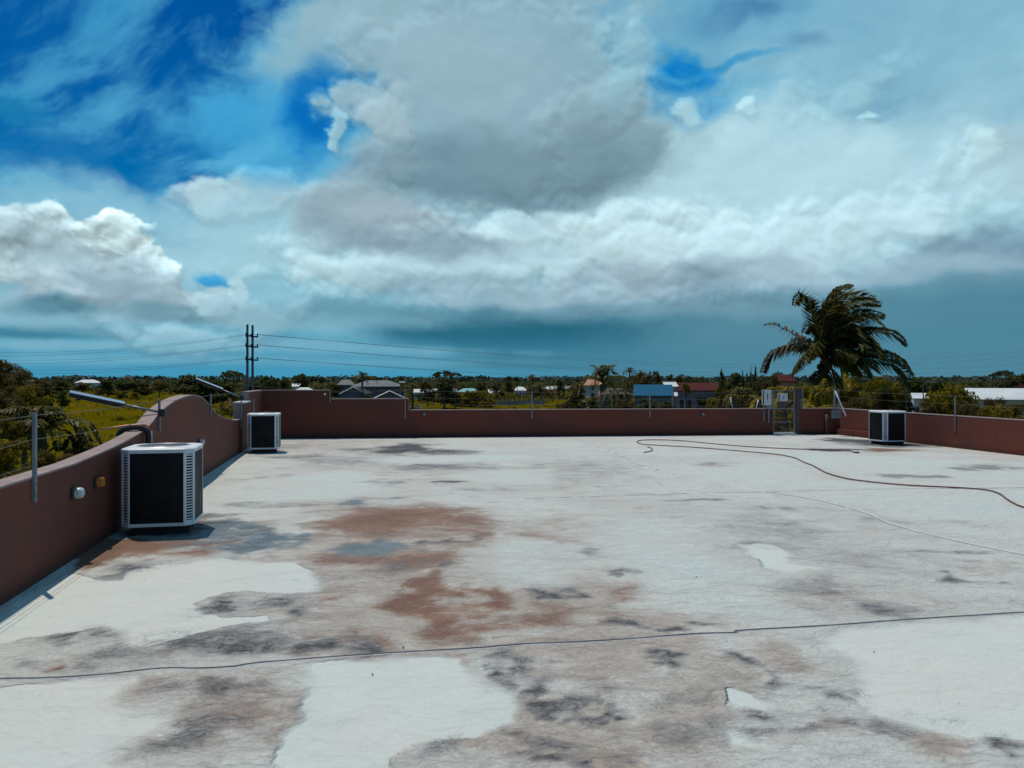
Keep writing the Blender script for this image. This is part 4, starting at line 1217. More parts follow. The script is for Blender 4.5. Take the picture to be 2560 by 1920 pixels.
# ------------------------------------------------------------------ hose lying on the deck
hp = zB([(1480, 91), (1440, 82), (1300, 78), (1180, 74), (1000, 64), (860, 52), (760, 42), (680, 37), (600, 36), (556, 38), (541, 44), (560, 54), (640, 60), (780, 68), (930, 80), (1050, 90), (1150, 100), (1220, 114), (1258, 132), (1300, 148), (1360, 180), (1440, 203), (1520, 215), (1600, 224), (1720, 234), (1860, 241), (1990, 248), (2060, 256), (2105, 270), (2140, 295), (2180, 318), (2230, 340), (2330, 420), (2420, 560)])
root = thing('hose', (hp[0][0], hp[0][1], 0), 'long brown rubber hose snaking across the right side of the roof and doubling back', 'hose')
o = Vector((hp[0][0], hp[0][1], 0))
MB().tube([p - o for p in catmull([(x, y, 0.014) for x, y in hp], 8)], 0.0105, 8).build('hose_tube', M['hose'], root, True)
MB().tube([(0, 0, 0.014), (0.09, -0.03, 0.014)], 0.02, 10).build('hose_end', M['dark'], root, True)
# short bits of cable and leaf litter
sp = zB([(570, 90), (600, 84), (607, 76), (596, 68), (585, 66)])
root = thing('cable_offcut', (sp[0][0], sp[0][1], 0), 'short dark bent piece of cable lying left of the hose loop', 'cable')
o = Vector((sp[0][0], sp[0][1], 0))
MB().tube([p - o for p in catmull([(x, y, 0.01) for x, y in sp], 6)], 0.010, 6).build('cable_run', M['dark'], root, True)
# grit and leaf scraps
mb = MB()
r = random.Random(5)
for k in range(170):
    y = 2.4 + 18 * r.random() ** 1.7
    x = left_x(y) + 0.1 + (right_x(y) - left_x(y) - 0.2) * r.random()
    s = 0.003 + 0.007 * r.random() ** 2
    R = Matrix.Rotation(r.random() * 6.28, 3, 'Z') @ Matrix.Rotation(r.random() * 0.5, 3, 'X')
    mb.box((x, y, 0.004 + s * 0.3), (s, s * (0.5 + r.random()), s * 0.4), m=R)
tag(mb.build('grit', M['bark']), 'dark grit and leaf scraps scattered over the roof', kind='stuff')

# ------------------------------------------------------------------ ground
def make_ground():
    m = bpy.data.materials.new('field_grass')
    m.use_nodes = True
    n = NT(m.node_tree)
    P_ = n.new('ShaderNodeNewGeometry').outputs['Position']
    a1 = n.noise(P_, 0.010, 6.0, 0.62)
    a2 = n.noise(n.vmath('MULTIPLY', P_, (1.0, 1.0, 1.0)), 0.09, 8.0, 0.66)
    a3 = n.noise(P_, 1.1, 5.0, 0.7)
    c = n.mix(n.rng(a1, 0.35, 0.65), (0.098, 0.078, 0.0015), (0.125, 0.095, 0.002))
    c = n.mix(n.rng(a2, 0.45, 0.68, 0.0, 0.75), c, (0.058, 0.055, 0.002))
    c = n.mix(n.rng(a3, 0.5, 0.75, 0.0, 0.45), c, (0.045, 0.038, 0.002))
    b = n.new('ShaderNodeBsdfPrincipled')
    n.put(b.inputs['Base Color'], c)
    b.inputs['Roughness'].default_value = 0.9
    b.inputs['Specular IOR Level'].default_value = 0.0
    bp_ = n.new('ShaderNodeBump')
    bp_.inputs['Strength'].default_value = 0.7
    bp_.inputs['Distance'].default_value = 0.5
    n.put(bp_.inputs['Height'], n.math('MULTIPLY_ADD', a2, 2.0, a3))
    n.t.links.new(bp_.outputs[0], b.inputs['Normal'])
    o = n.new('ShaderNodeOutputMaterial')
    n.t.links.new(b.outputs[0], o.inputs[0])
    mb = MB()
    R_ = 9000
    mb.add([(-R_, -R_, GROUND), (R_, -R_, GROUND), (R_, R_, GROUND), (-R_, R_, GROUND)], [(0, 1, 2, 3)])
    tag(mb.build('ground', m), 'flat olive green fields', kind='structure')
make_ground()

# ------------------------------------------------------------------ foliage meshes (numpy)
def leaf_mesh(name, C, N, size, rs, aspect=0.55, tint=None):
    """one quad per leaf at centres C, roughly facing N"""
    k = len(C)
    nrm = N + rs.normal(0, 0.55, (k, 3))
    nrm /= np.linalg.norm(nrm, axis=1)[:, None] + 1e-9
    t = np.cross(nrm, rs.normal(0, 1, (k, 3)))
    t /= np.linalg.norm(t, axis=1)[:, None] + 1e-9
    b = np.cross(nrm, t)
    s = (size * (0.6 + 0.8 * rs.rand(k)))[:, None] if np.isscalar(size) else (size * (0.6 + 0.8 * rs.rand(k)))[:, None]
    V = np.stack([C - t * s, C - b * s * aspect, C + t * s, C + b * s * aspect], 1).reshape(-1, 3)
    me = bpy.data.meshes.new(name)
    me.vertices.add(4 * k); me.vertices.foreach_set('co', V.astype(np.float32).ravel())
    me.loops.add(4 * k); me.loops.foreach_set('vertex_index', np.arange(4 * k, dtype=np.int32))
    me.polygons.add(k); me.polygons.foreach_set('loop_start', np.arange(0, 4 * k, 4, dtype=np.int32))
    me.update(calc_edges=True)
    tint = rs.rand(k) ** 1.5 if tint is None else tint
    me.attributes.new('tint', 'FLOAT', 'POINT').data.foreach_set('value', np.repeat(tint, 4).astype(np.float32))
    return me

def crown_points(clumps, per, rs, shell=0.55):
    C, N, T = [], [], []
    for (c, r) in clumps:
        c, r = np.array(c), np.array(r)
        k = max(6, int(per * (r[0] * r[1] * r[2]) ** (2 / 3)))
        d = rs.normal(0, 1, (k, 3)); d /= np.linalg.norm(d, axis=1)[:, None]
        d[:, 2] = np.where(d[:, 2] < -0.3, -d[:, 2] * 0.5, d[:, 2])
        rad = shell + (1 - shell) * rs.rand(k) ** 0.5
        C.append(c + d * r * rad[:, None] + rs.normal(0, 0.04, (k, 3)) * r)
        N.append(d + np.array([0, 0, 0.35]))
        T.append(np.clip(0.15 + 0.55 * rs.rand() + rs.normal(0, 0.18, k), 0, 1))
    return np.concatenate(C), np.concatenate(N), np.concatenate(T)

def limbs_mesh(h, r0, ends, seed, lean=0.0):
    """tapered trunk with a limb to each of the given crown points; base at z = 0"""
    q = random.Random(seed)
    mb = MB()
    zf = h
    tr = [Vector((lean * (t / 5) ** 2 + 0.1 * r0 * math.sin(t), 0.1 * r0 * math.cos(2 * t), zf * t / 5)) for t in range(6)]
    mb.tube(tr, [r0 * (1.25 if t == 0 else 1 - 0.10 * t) for t in range(6)], 7)
    for e in ends:
        a = tr[q.choice((3, 4, 5))]
        e = Vector(e)
        m_ = a.lerp(e, 0.5) + Vector((0, 0, -0.08 * (e - a).length))
        mb.tube([a, m_, e], [r0 * 0.5, r0 * 0.32, r0 * 0.12], 5)
    return mb.mesh('trunk', M['bark'])

def tree_kind(kind, seed, leaf=0.45, per=26):
    """unit trees about 10 m tall and 10 m wide"""
    rs = np.random.RandomState(seed)
    cl = []
    if kind == 'umbrella':
        for i in range(26):
            a, r = rs.rand() * 6.28, 4.4 * rs.rand() ** 0.5
            cl.append(((r * np.cos(a), r * np.sin(a), 8.9 - 0.12 * r * r + rs.rand() * 0.5), (1.1 + rs.rand() * 0.6, 1.1 + rs.rand() * 0.6, 0.45 + 0.3 * rs.rand())))
        for i in range(6):
            a, r = rs.rand() * 6.28, 2.5 + 2 * rs.rand()
            cl.append(((r * np.cos(a), r * np.sin(a), 4.8 + rs.rand() * 1.5), (0.9, 0.9, 0.5)))
        tz = 4.0
    elif kind == 'round':
        for i in range(34):
            d = rs.normal(0, 1, 3); d /= np.linalg.norm(d)
            r = rs.rand() ** 0.4
            cl.append(((d[0] * 3.7 * r, d[1] * 3.7 * r, 6.0 + d[2] * 2.9 * r), (1.0 + rs.rand() * 0.8, 1.0 + rs.rand() * 0.8, 0.8 + 0.5 * rs.rand())))
        tz = 3.4
    elif kind == 'bushy':
        for i in range(40):
            a, r, t = rs.rand() * 6.28, rs.rand() ** 0.5, rs.rand()
            w = 4.3 * (1 - 0.55 * t ** 2)
            cl.append(((w * r * np.cos(a), w * r * np.sin(a), 0.8 + 8.0 * t), (1.0 + rs.rand() * 0.9, 1.0 + rs.rand() * 0.9, 0.9 + 0.8 * rs.rand())))
        tz = 2.0
    elif kind == 'columnar':
        for i in range(26):
            t = i / 25
            w = 3.2 * math.sin(math.pi * min(1, 0.15 + t * 0.85)) ** 0.6
            a = rs.rand() * 6.28
            cl.append(((w * 0.45 * np.cos(a), w * 0.45 * np.sin(a), 0.6 + 9.0 * t), (w * 0.55 + 0.4, w * 0.55 + 0.4, 0.8)))
        tz = 1.0
    elif kind == 'willow':
        for i in range(30):
            d = rs.normal(0, 1, 3); d /= np.linalg.norm(d)
            r = rs.rand() ** 0.35
            cl.append(((d[0] * 4.1 * r, d[1] * 4.1 * r, 5.6 + d[2] * 3.3 * r), (0.7 + rs.rand() * 0.6, 0.7 + rs.rand() * 0.6, 1.4 + 0.9 * rs.rand())))
        tz = 3.0
    C, N, T = crown_points(cl, per, rs)
    if kind == 'willow':
        N = N * 0.6
    me = leaf_mesh('crown', C, N, leaf, rs, 0.5, T)
    ends = [cl[i][0] for i in rs.choice(len(cl), 7, replace=False)] if kind != 'columnar' else [(0, 0, 7)]
    return me, limbs_mesh(tz, 0.28, ends, seed)

KINDS = {}
for kd, seeds in (('umbrella', (3, 4)), ('round', (5, 6, 7)), ('bushy', (8, 9, 10)), ('columnar', (11, 12)), ('willow', (13, 14))):
    KINDS[kd] = [tree_kind(kd, s) for s in seeds]
FINE = {'bushy': [tree_kind('bushy', 21, 0.20, 130), tree_kind('bushy', 22, 0.20, 130)], 'round': [tree_kind('round', 24, 0.17, 170)], 'willow': [tree_kind('willow', 23, 0.22, 120)]}

def place_tree(kind, px, top, wpx, Y, mat, label, cat='tree', name='tree', rz=None, fine=False, base=GROUND, var=None, group='trees and shrubs beyond the roof'):
    q = random.Random(int(px * 7 + top))
    pool = FINE[kind] if fine else KINDS[kind]
    crown, trunk = pool[(var if var is not None else q.randrange(len(pool))) % len(pool)]
    h = EYE - (top - HOR) / F * Y - base
    w = wpx / F * Y * (1.7 if kind == 'columnar' else 1.0)
    p = at(px, Y, z=base)
    root = thing(name, p, label, cat, group, q.random() * 6.28 if rz is None else rz)
    hc = {'columnar': h, 'umbrella': min(h, 0.95 * w)}.get(kind, min(h, 1.15 * w))
    scl = (w / 10, w / 10, hc / 9.9)
    if h - hc > 0.3:
        r_ = 0.035 * w + 0.04
        MB().tube([(0, 0, -0.1), (0.03 * w, 0, (h - hc) * 0.5), (0, 0, h - hc + 0.1 * hc)], [r_ * 1.2, r_, r_ * 0.85], 7).build('stem', M['bark'], root)
    c = bpy.data.objects.new('crown', crown); COL.objects.link(c); c.parent = root
    c.scale = scl; c.location = (0, 0, h - hc)
    if not crown.materials: crown.materials.append(M[mat])
    c.material_slots[0].link = 'OBJECT'; c.material_slots[0].material = M[mat]
    t = bpy.data.objects.new('trunk', trunk); COL.objects.link(t); t.parent = root
    t.scale = scl; t.location = (0, 0, h - hc)
    return root

# ------------------------------------------------------------------ palms
def frond_quads(path, length, droop, wind, n, rs, width=0.035, ragged=0.15, taper=True, roll=0.0):
    """leaflets either side of a midrib; returns vertex and tint arrays"""
    path = catmull(path, 8)
    L = [0]
    for a, b in zip(path[:-1], path[1:]):
        L.append(L[-1] + (b - a).length)
    tot = L[-1]
    V, T = [], []
    def point(s):
        s = min(max(s, 0), tot - 1e-6)
        i = max(j for j in range(len(L)) if L[j] <= s)
        i = min(i, len(path) - 2)
        f = (s - L[i]) / max(L[i + 1] - L[i], 1e-9)
        return path[i].lerp(path[i + 1], f), (path[i + 1] - path[i]).normalized()
    for k in range(n):
        t = 0.10 + 0.90 * (k + rs.rand() * 0.6) / n
        p, d = point(t * tot)
        side = d.cross(Vector((0, 0, 1)))
        if side.length < 0.2: side = d.cross(Vector((0, 1, 0)))
        side.normalize()
        if rs.rand() < ragged: continue
        prof_ = math.sin(math.pi * min(1, 0.18 + 0.80 * t)) ** 0.7 if taper else 1
        uu = side.cross(d).normalized() * roll
        for sg in (-1, 1):
            l = length * prof_ * (0.75 + 0.5 * rs.rand())
            dirn = ((side + uu) * sg * 0.70 + d * 0.75 + Vector((0, 0, 0.15)) + wind * 0.5).normalized()
            q1 = p + dirn * l * 0.45
            dir2 = (dirn + Vector((0, 0, -droop)) * (0.6 + 0.5 * rs.rand()) + wind).normalized()
            q2 = q1 + dir2 * l * 0.60
            w = width * (0.7 + 0.6 * rs.rand())
            wv = dirn.cross(Vector((rs.rand() - .5, rs.rand() - .5, 1))).normalized() * w
            tn = min(1, max(0, 0.35 + 0.3 * rs.randn()))
            V += [p - wv * 0.4, p + wv * 0.4, q1 + wv, q1 - wv,  q1 - wv, q1 + wv, q2 + wv * 0.15, q2 - wv * 0.15]
            T += [tn] * 8
    return V, T, path

def palm_frond(path, length, droop, wind, n, rs, mat, parent, width=0.035, rib=0.03, ragged=0.12, roll=0.0):
    V, T, pth = frond_quads(path, length, droop, wind, n, rs, width, ragged, True, roll)
    me = bpy.data.meshes.new('frond')
    k = len(V)
    me.vertices.add(k); me.vertices.foreach_set('co', np.array([tuple(v) for v in V], np.float32).ravel())
    me.loops.add(k); me.loops.foreach_set('vertex_index', np.arange(k, dtype=np.int32))
    me.polygons.add(k // 4); me.polygons.foreach_set('loop_start', np.arange(0, k, 4, dtype=np.int32))
    me.update(calc_edges=True)
    me.attributes.new('tint', 'FLOAT', 'POINT').data.foreach_set('value', np.array(T, np.float32))
    me.materials.append(mat)
    o = bpy.data.objects.new('frond', me); COL.objects.link(o); o.parent = parent
    m_ = len(pth)
    MB().tube(pth, [rib * (1 - 0.85 * i / m_) for i in range(m_)], 5).build('midrib', M['rachis'], o)
    return o

def ringed_trunk(pts, r, parent, mat='palmbark'):
    pts = catmull(pts, 14)
    rs_ = [r * (1 + 0.06 * (i % 2)) * (1.25 - 0.35 * i / len(pts)) for i in range(len(pts))]
    return MB().tube(pts, rs_, 10).build('trunk', M[mat], parent)

def make_main_palm():
    Y = 40.0
    heart = at(2062, Y, 905)
    base = at(2052, Y, z=GROUND)
    root = thing('coconut_palm', base, 'tall wind-blown coconut palm with a dark crown behind the right end of the back parapet', 'palm tree')
    o = -base
    ringed_trunk([Vector((0, 0, 0)), Vector((0.15, 0, 3)), Vector((0.1, 0.1, 6.5)), heart + o + Vector((0, 0, -0.3))], 0.20, root)
    rs = np.random.RandomState(44)
    Z = lambda x, y, dy: at(1860 + x * 0.2532, Y + dy, 680 + y * 0.2532) + o
    wind = Vector((0.55, 0, 0.05))
    fr = [  # path in the enlarged view, sideways depth at the tip, leaflet length, droop, material, number
        ([(800, 880), (700, 740), (540, 640), (400, 560), (280, 510), (185, 525)], -1.0, 0.35, 1.8, 'frond_pale', 60, .45),
        ([(800, 880), (700, 800), (560, 740), (400, 760), (280, 810), (205, 930), (185, 985)], 1.0, 0.62, 2.2, 'frond_pale', 80, .15),
        ([(800, 880), (720, 800), (620, 800), (540, 880), (490, 1000)], -2.0, 0.6, 2.0, 'frond', 80, .08),
        ([(800, 880), (900, 820), (1040, 830), (1160, 900), (1230, 1030)], -2.4, 0.6, 1.8, 'frond', 80, .08),
        ([(800, 880), (740, 780), (640, 720), (520, 700), (440, 760)], 2.0, 0.60, 2.0, 'frond', 70, .1),
        ([(800, 880), (760, 660), (700, 480), (650, 330), (628, 240)], -0.6, 0.55, 0.3, 'frond', 80, .05),
        ([(800, 880), (770, 650), (720, 540), (660, 520), (600, 600)], 1.2, 0.6, 1.0, 'frond', 70, .05),
        ([(800, 880), (800, 600), (810, 420), (880, 260), (970, 175), (1070, 130)], 0.4, 0.55, 0.3, 'frond', 85, .05),
        ([(800, 880), (810, 620), (850, 420), (950, 300), (1100, 240), (1290, 260)], -0.8, 0.6, 0.5, 'frond', 85, .05),
        ([(800, 880), (820, 620), (900, 420), (1050, 330), (1210, 300), (1350, 325)], 1.0, 0.6, 0.7, 'frond', 85, .05),
        ([(800, 880), (830, 660), (920, 500), (1080, 420), (1240, 400), (1385, 440)], -1.4, 0.6, 0.9, 'frond', 85, .05),
        ([(800, 880), (860, 700), (960, 560), (1100, 470), (1250, 450), (1390, 540)], 1.6, 0.6, 1.3, 'frond', 85, .05),
        ([(800, 880), (880, 730), (1020, 630), (1200, 590), (1400, 590), (1520, 640), (1600, 720)], -0.6, 0.62, 1.4, 'frond', 95, .05),
        ([(800, 880), (880, 760), (1020, 690), (1160, 670), (1280, 730), (1350, 860)], -2.2, 0.6, 1.6, 'frond', 85, .05),
        ([(800, 880), (920, 840), (1120, 810), (1320, 800), (1500, 850), (1600, 920), (1660, 1010)], 0.8, 0.62, 1.6, 'frond', 95, .05),
        ([(800, 880), (940, 850), (1140, 850), (1340, 880), (1500, 930), (1590, 1010), (1650, 1120)], -1.2, 0.66, 1.8, 'frond', 95, .05),
        ([(800, 880), (880, 850), (970, 900), (1030, 1010), (1060, 1150)], -2.6, 0.55, 1.6, 'frond_y', 90, .05),
        ([(800, 880), (860, 850), (1000, 860), (1100, 920), (1180, 1020)], 2.0, 0.55, 2.0, 'frond', 70, .1),
        ([(800, 880), (800, 640), (790, 480), (850, 360), (960, 330), (1040, 420)], -2.0, 0.6, 1.0, 'frond', 80, .05),
        ([(800, 880), (790, 700), (760, 560), (800, 430), (900, 400), (1000, 500)], 2.2, 0.6, 1.0, 'frond', 80, .05),
        ([(800, 880), (840, 760), (900, 660), (1000, 620), (1120, 680), (1180, 800)], -2.6, 0.6, 1.2, 'frond', 80, .05),
        ([(800, 880), (830, 780), (900, 740), (1020, 760), (1120, 860)], -2.4, 0.55, 1.4, 'frond', 70, .05),
        ([(800, 880), (780, 760), (720, 700), (680, 760), (640, 880)], -1.8, 0.5, 1.8, 'frond', 70, .1),
        ([(800, 880), (810, 700), (850, 590), (930, 560), (1020, 600)], 1.8, 0.6, 1.0, 'frond', 80, .05),
        ([(800, 900), (790, 990), (740, 1040), (650, 1080)], -1.4, 0.5, 2.0, 'frond', 50, .2),
        ([(800, 900), (860, 960), (900, 1040), (930, 1140)], 1.2, 0.5, 2.2, 'frond', 50, .2),
    ]
    for k in range(9):                      # inner fronds filling the crown, blown to the right
        a_ = math.radians(-35 + 160 * rs.rand())
        L_ = 380 + 260 * rs.rand()
        ex, ey = 800 + L_ * math.cos(a_) * 1.05, 880 - L_ * math.sin(a_) - 60
        fr.append(([(800, 880), (800 + (ex - 800) * .18, 880 + (ey - 880) * .40), (800 + (ex - 800) * .5, 880 + (ey - 880) * .80 - 30), (800 + (ex - 800) * .8, ey - 30), (ex, ey + 60)], rs.uniform(-3, 3), 0.58, 1.1, 'frond', 75, .08))
    for path, dy, ln, dr, mt, n, rg in fr:
        m_ = len(path) - 1
        pts = [Z(x, y, dy * (i / m_) ** 1.3) for i, (x, y) in enumerate(path)]
        palm_frond(pts, ln * 1.55, dr, wind * (0.9 if mt != 'frond_pale' else 0.1), int(n * 1.25), rs, M[mt], root, 0.050, 0.032, rg, (0.9 if mt == 'frond' else 0.3) * rs.choice((-1, 1)))
    c = heart + o
    for k in range(5):
        a = 6.28 * k / 5
        MB().lathe([(0.02, -0.16), (0.11, -0.08), (0.13, 0.02), (0.08, 0.13), (0.02, 0.17)], 8, (c.x + 0.28 * math.cos(a), c.y + 0.28 * math.sin(a), c.z - 0.25)).build('coconut', M['leaf_brown'] if k % 2 else M['rachis'], root, True)
    MB().tube([c + Vector((0, 0, -0.5)), c + Vector((0, 0, 0.0)), c + Vector((0, 0, 0.5))], [0.24, 0.26, 0.08], 9).build('crown_shaft', M['dead'], root, True)
make_main_palm()

def auto_palm(px, top_py, heart_py, Y, wpx, label, nf=14, mat='frond', seed=1, wind=0.2, trunk_r=0.16, heart_only=False, droop=1.2, name='palm_tree', up=0.6, leaflets=34, trunk_mat='palmbark', base=GROUND, cat='palm tree'):
    rs = np.random.RandomState(seed)
    heart = at(px, Y, heart_py)
    b = at(px + rs.uniform(-6, 6), Y, z=base)
    root = thing(name, b, label, cat, 'palms beyond the roof')
    o = -b
    ringed_trunk([Vector((0, 0, 0)), (heart + o) * 0.5 + Vector((0.15, 0, 0)), heart + o], trunk_r, root, trunk_mat)
    R = wpx / 2 / F * Y
    H_ = (heart_py - top_py) / F * Y
    for k in range(nf):
        a = 2 * math.pi * (k + rs.rand() * 0.7) / nf
        e = up * (0.3 + rs.rand()) if k % 2 else up * 0.15 * rs.rand() * 2
        tipz = H_ * (1.0 * min(e, 1.0)) if k % 2 else -0.5 * R * rs.rand()
        d = Vector((math.cos(a) + wind, math.sin(a), 0))
        r_ = R * (0.65 + 0.45 * rs.rand()) * (0.65 if k % 2 else 1.0)
        pts = [heart + o, heart + o + d * r_ * 0.35 + Vector((0, 0, H_ * (0.75 if k % 2 else 0.35))), heart + o + d * r_ * 0.75 + Vector((0, 0, max(tipz, H_ * 0.35))), heart + o + d * r_ + Vector((0, 0, tipz))]
        palm_frond(pts, R * 0.26, droop, Vector((wind, 0, 0)), leaflets, rs, M[mat], root, R * 0.020 + 0.01, R * 0.012, 0.1)
    return root

# ------------------------------------------------------------------ houses beyond the fields
def house(px0, px1, ridge, eave, Y, roof, wall, label, kind='gable_side', depth=8.0, over=0.4, rz=0.0, nwin=2, door=True, storeys=1, fascia=None, cat='house', name='house', base=GROUND, wallrows=None):
    """px0-px1 width at depth Y; ridge and eave as rows; the front faces the camera"""
    w = (px1 - px0) / F * Y
    c = at((px0 + px1) / 2, Y, z=base)
    zr, ze = EYE - (ridge - HOR) / F * Y - base, EYE - (eave - HOR) / F * Y - base
    root = thing(name, c, label, cat, rz=rz - math.atan2(c.x, c.y))
    hw, d = w / 2 - over, depth
    MB().prism([(-hw, 0), (hw, 0), (hw, d), (-hw, d)], -0.1, ze - 0.02, True).build('wall', M[wall], root)
    W_, D0, D1 = w / 2, -over, d + over
    rf = MB()
    t = 0.12
    if kind == 'gable_side':           # ridge runs left to right
        ym = d / 2
        vs = [(-W_, D0, ze), (W_, D0, ze), (W_, ym, zr), (-W_, ym, zr), (W_, D1, ze), (-W_, D1, ze)]
        vs += [(x, y, z - t) for x, y, z in vs]
        fs = [(0, 1, 2, 3), (3, 2, 4, 5), (6, 9, 8, 7), (9, 11, 10, 8), (0, 6, 7, 1), (5, 4, 10, 11), (0, 3, 9, 6), (3, 5, 11, 9), (1, 7, 8, 2), (2, 8, 10, 4)]
        rf.add(vs, fs)
        for x in (-hw, hw - 0.1):
            MB().add([(x, 0, ze - .02), (x, d, ze - .02), (x, ym, zr - t), (x + .1, 0, ze - .02), (x + .1, d, ze - .02), (x + .1, ym, zr - t)], [(0, 2, 1), (3, 4, 5), (0, 1, 4, 3), (1, 2, 5, 4), (2, 0, 3, 5)]).build('gable', M[wall], root)
    elif kind == 'gable_front':        # ridge runs away from the camera, gable faces it
        vs = [(-W_, D0, ze), (0, D0, zr), (W_, D0, ze), (-W_, D1, ze), (0, D1, zr), (W_, D1, ze)]
        vs += [(x, y, z - t) for x, y, z in vs]
        fs = [(0, 1, 4, 3), (1, 2, 5, 4), (6, 9, 10, 7), (7, 10, 11, 8), (0, 6, 7, 1), (1, 7, 8, 2), (3, 4, 10, 9), (4, 5, 11, 10), (0, 3, 9, 6), (2, 8, 11, 5)]
        rf.add(vs, fs)
        for y in (0, d - 0.1):
            MB().add([(-hw, y, ze - .02), (hw, y, ze - .02), (0, y, zr - t * 1.5), (-hw, y + .1, ze - .02), (hw, y + .1, ze - .02), (0, y + .1, zr - t * 1.5)], [(0, 1, 2), (3, 5, 4), (0, 3, 4, 1), (1, 4, 5, 2), (2, 5, 3, 0)]).build('gable', M[wall], root)
    elif kind == 'shed':               # single slope seen from its low side
        vs = [(-W_, D0, ze), (W_, D0, ze), (W_, D1, zr), (-W_, D1, zr)]
        vs += [(x, y, z - t) for x, y, z in vs]
        rf.add(vs, [(0, 1, 2, 3), (4, 7, 6, 5), (0, 4, 5, 1), (1, 5, 6, 2), (2, 6, 7, 3), (3, 7, 4, 0)])
    else:                              # hip
        i = min(W_ * 0.55, (d / 2))
        ym = d / 2
        vs = [(-W_, D0, ze), (W_, D0, ze), (W_, D1, ze), (-W_, D1, ze), (-W_ + i, ym, zr), (W_ - i, ym, zr)]
        rf.add(vs + [(x, y, z - t) for x, y, z in vs[:4]], [(0, 1, 5, 4), (1, 2, 5), (2, 3, 4, 5), (3, 0, 4), (6, 9, 8, 7), (0, 6, 7, 1), (1, 7, 8, 2), (2, 8, 9, 3), (3, 9, 6, 0)])
    r = rf.build('roof', M[roof], root)
    if fascia:
        f = MB()
        if kind == 'gable_front':
            for sg in (-1, 1):
                a, b = Vector((sg * W_, D0 - .03, ze - .06)), Vector((0, D0 - .03, zr - .06))
                f.tube([a, b], 0.13, 4)
        else:
            f.box((0, D0 - .04, ze - 0.08), (w, 0.06, 0.2))
        f.build('fascia', M[fascia], r)
    zt = ze - 0.3
    hgt = zt / storeys
    for s in range(storeys):
        z0 = s * hgt
        for k in range(nwin):
            x = -hw + (k + 0.5) * 2 * hw / nwin
            if door and s == 0 and k == nwin // 2:
                MB().box((x, -0.03, z0 + 1.0), (0.9, 0.08, 2.0)).build('door', M['rust'], root)
                continue
            fr = MB().box((x, -0.03, z0 + hgt * 0.55), (min(1.2, 2 * hw / nwin * .7), 0.08, hgt * 0.38)).build('window_frame', M['trim'], root)
            MB().box((x, -0.08, z0 + hgt * 0.55), (min(1.2, 2 * hw / nwin * .7) - 0.16, 0.04, hgt * 0.38 - 0.16)).build('pane', M['darkpane'], fr)
    return root

house(893, 1016, 951, 966, 240, 'r_grey', 'greywall', 'two-storey house with a grey hipped roof above the last step of the back parapet', 'hip', 9, 0.8, 0.25, 3, True, 2)
house(998, 1013, 953, 957, 232, 'r_grey', 'orangewall', 'narrow orange-walled wing at the right side of the grey-roofed house', 'gable_side', 5, .2, 0, 1, False)
house(934, 1014, 977, 996, 200, 'r_white', 'greywall', 'small grey house with a white-edged gable facing the roof, in front of the grey-roofed house', 'gable_front', 9, 0.5, 0.0, 2, False, 1, 'trim')
house(850, 918, 967, 984, 215, 'r_dark', 'greywall', 'low house with a dark curved-edge roof trimmed white, left of the white-edged gable', 'gable_front', 8, 0.5, -0.2, 2, False, 1, 'trim')
house(842, 884, 949, 962, 300, 'r_grey', 'greywall', 'grey-roofed house half hidden by trees, left of the far palm', 'hip', 8, 0.5, -0.1, 2)
house(738, 784, 969, 976, 160, 'r_white', 'whitewall', 'low white roof peeping over the tall left part of the back parapet', 'hip', 7, 0.3, 0, 2)
house(730, 752, 959, 966, 330, 'r_white', 'whitewall', 'tiny white roof among trees left of the first tree right of the poles', 'gable_side', 7, 0.3, 0, 2)
house(194, 252, 949, 957, 560, 'r_white', 'whitewall', 'long pale roofed shed alone among trees on the far left', 'hip', 14, 0.6, 0.1, 4)
house(1146, 1202, 971, 980, 380, 'r_teal', 'whitewall', 'turquoise-roofed house behind the olive scrub mound', 'hip', 9, 0.5, 0.1, 3)
house(1030, 1092, 973, 981, 340, 'r_white', 'cream', 'long low white roof behind dark shrubs, left of the turquoise roof', 'gable_side', 8, 0.5, -0.1, 4)
house(1092, 1145, 972, 980, 360, 'r_grey', 'greywall', 'low grey roof between the long white roof and the turquoise roof', 'gable_side', 8, 0.5, 0.15, 3)
house(1216, 1250, 974, 983, 370, 'r_white', 'whitewall', 'small pale roof right of the turquoise roof', 'gable_side', 8, 0.5, -0.1, 2)
house(1284, 1317, 967, 976, 390, 'r_white', 'whitewall', 'small bright white house with a dark arched door in the middle of the view', 'hip', 7, 0.4, 0, 3)
house(1372, 1442, 965, 972, 430, 'r_grey', 'whitewall', 'long pale building behind the red-banded one', 'gable_side', 8, 0.4, 0, 5)
house(1352, 1382, 966, 973, 425, 'r_white', 'whitewall', 'short white building at the left end of the long pale building', 'gable_side', 7, 0.4, 0, 2)
house(1366, 1408, 975, 984, 395, 'r_red', 'whitewall', 'low building with a faded red roof band in the middle of the view', 'gable_side', 8, 0.4, 0, 4)
house(1468, 1512, 945, 963, 225, 'r_orange', 'cream', 'house with a bright orange tiled roof left of the stout palm', 'hip', 8, 0.6, 0.3, 2)
house(1583, 1682, 962, 989, 150, 'r_blue', 'greywall', 'house with a plain blue sheet roof', 'shed', 7, 0.3, 0.0, 3)
house(1682, 1694, 981, 990, 152, 'r_white', 'pinkwall', 'salmon-coloured shack at the right end of the blue roof', 'gable_side', 3, .1, 0, 1, False)
house(1662, 1696, 955, 966, 175, 'r_white', 'cream', 'cream gable tip between the blue roof and the red roof', 'shed', 5, 0.2, 0.1, 1)
house(1692, 1796, 957, 976, 172, 'r_red', 'greywall', 'long low building with a dark red roof right of the blue roof', 'shed', 8, 0.3, 0.0, 5)
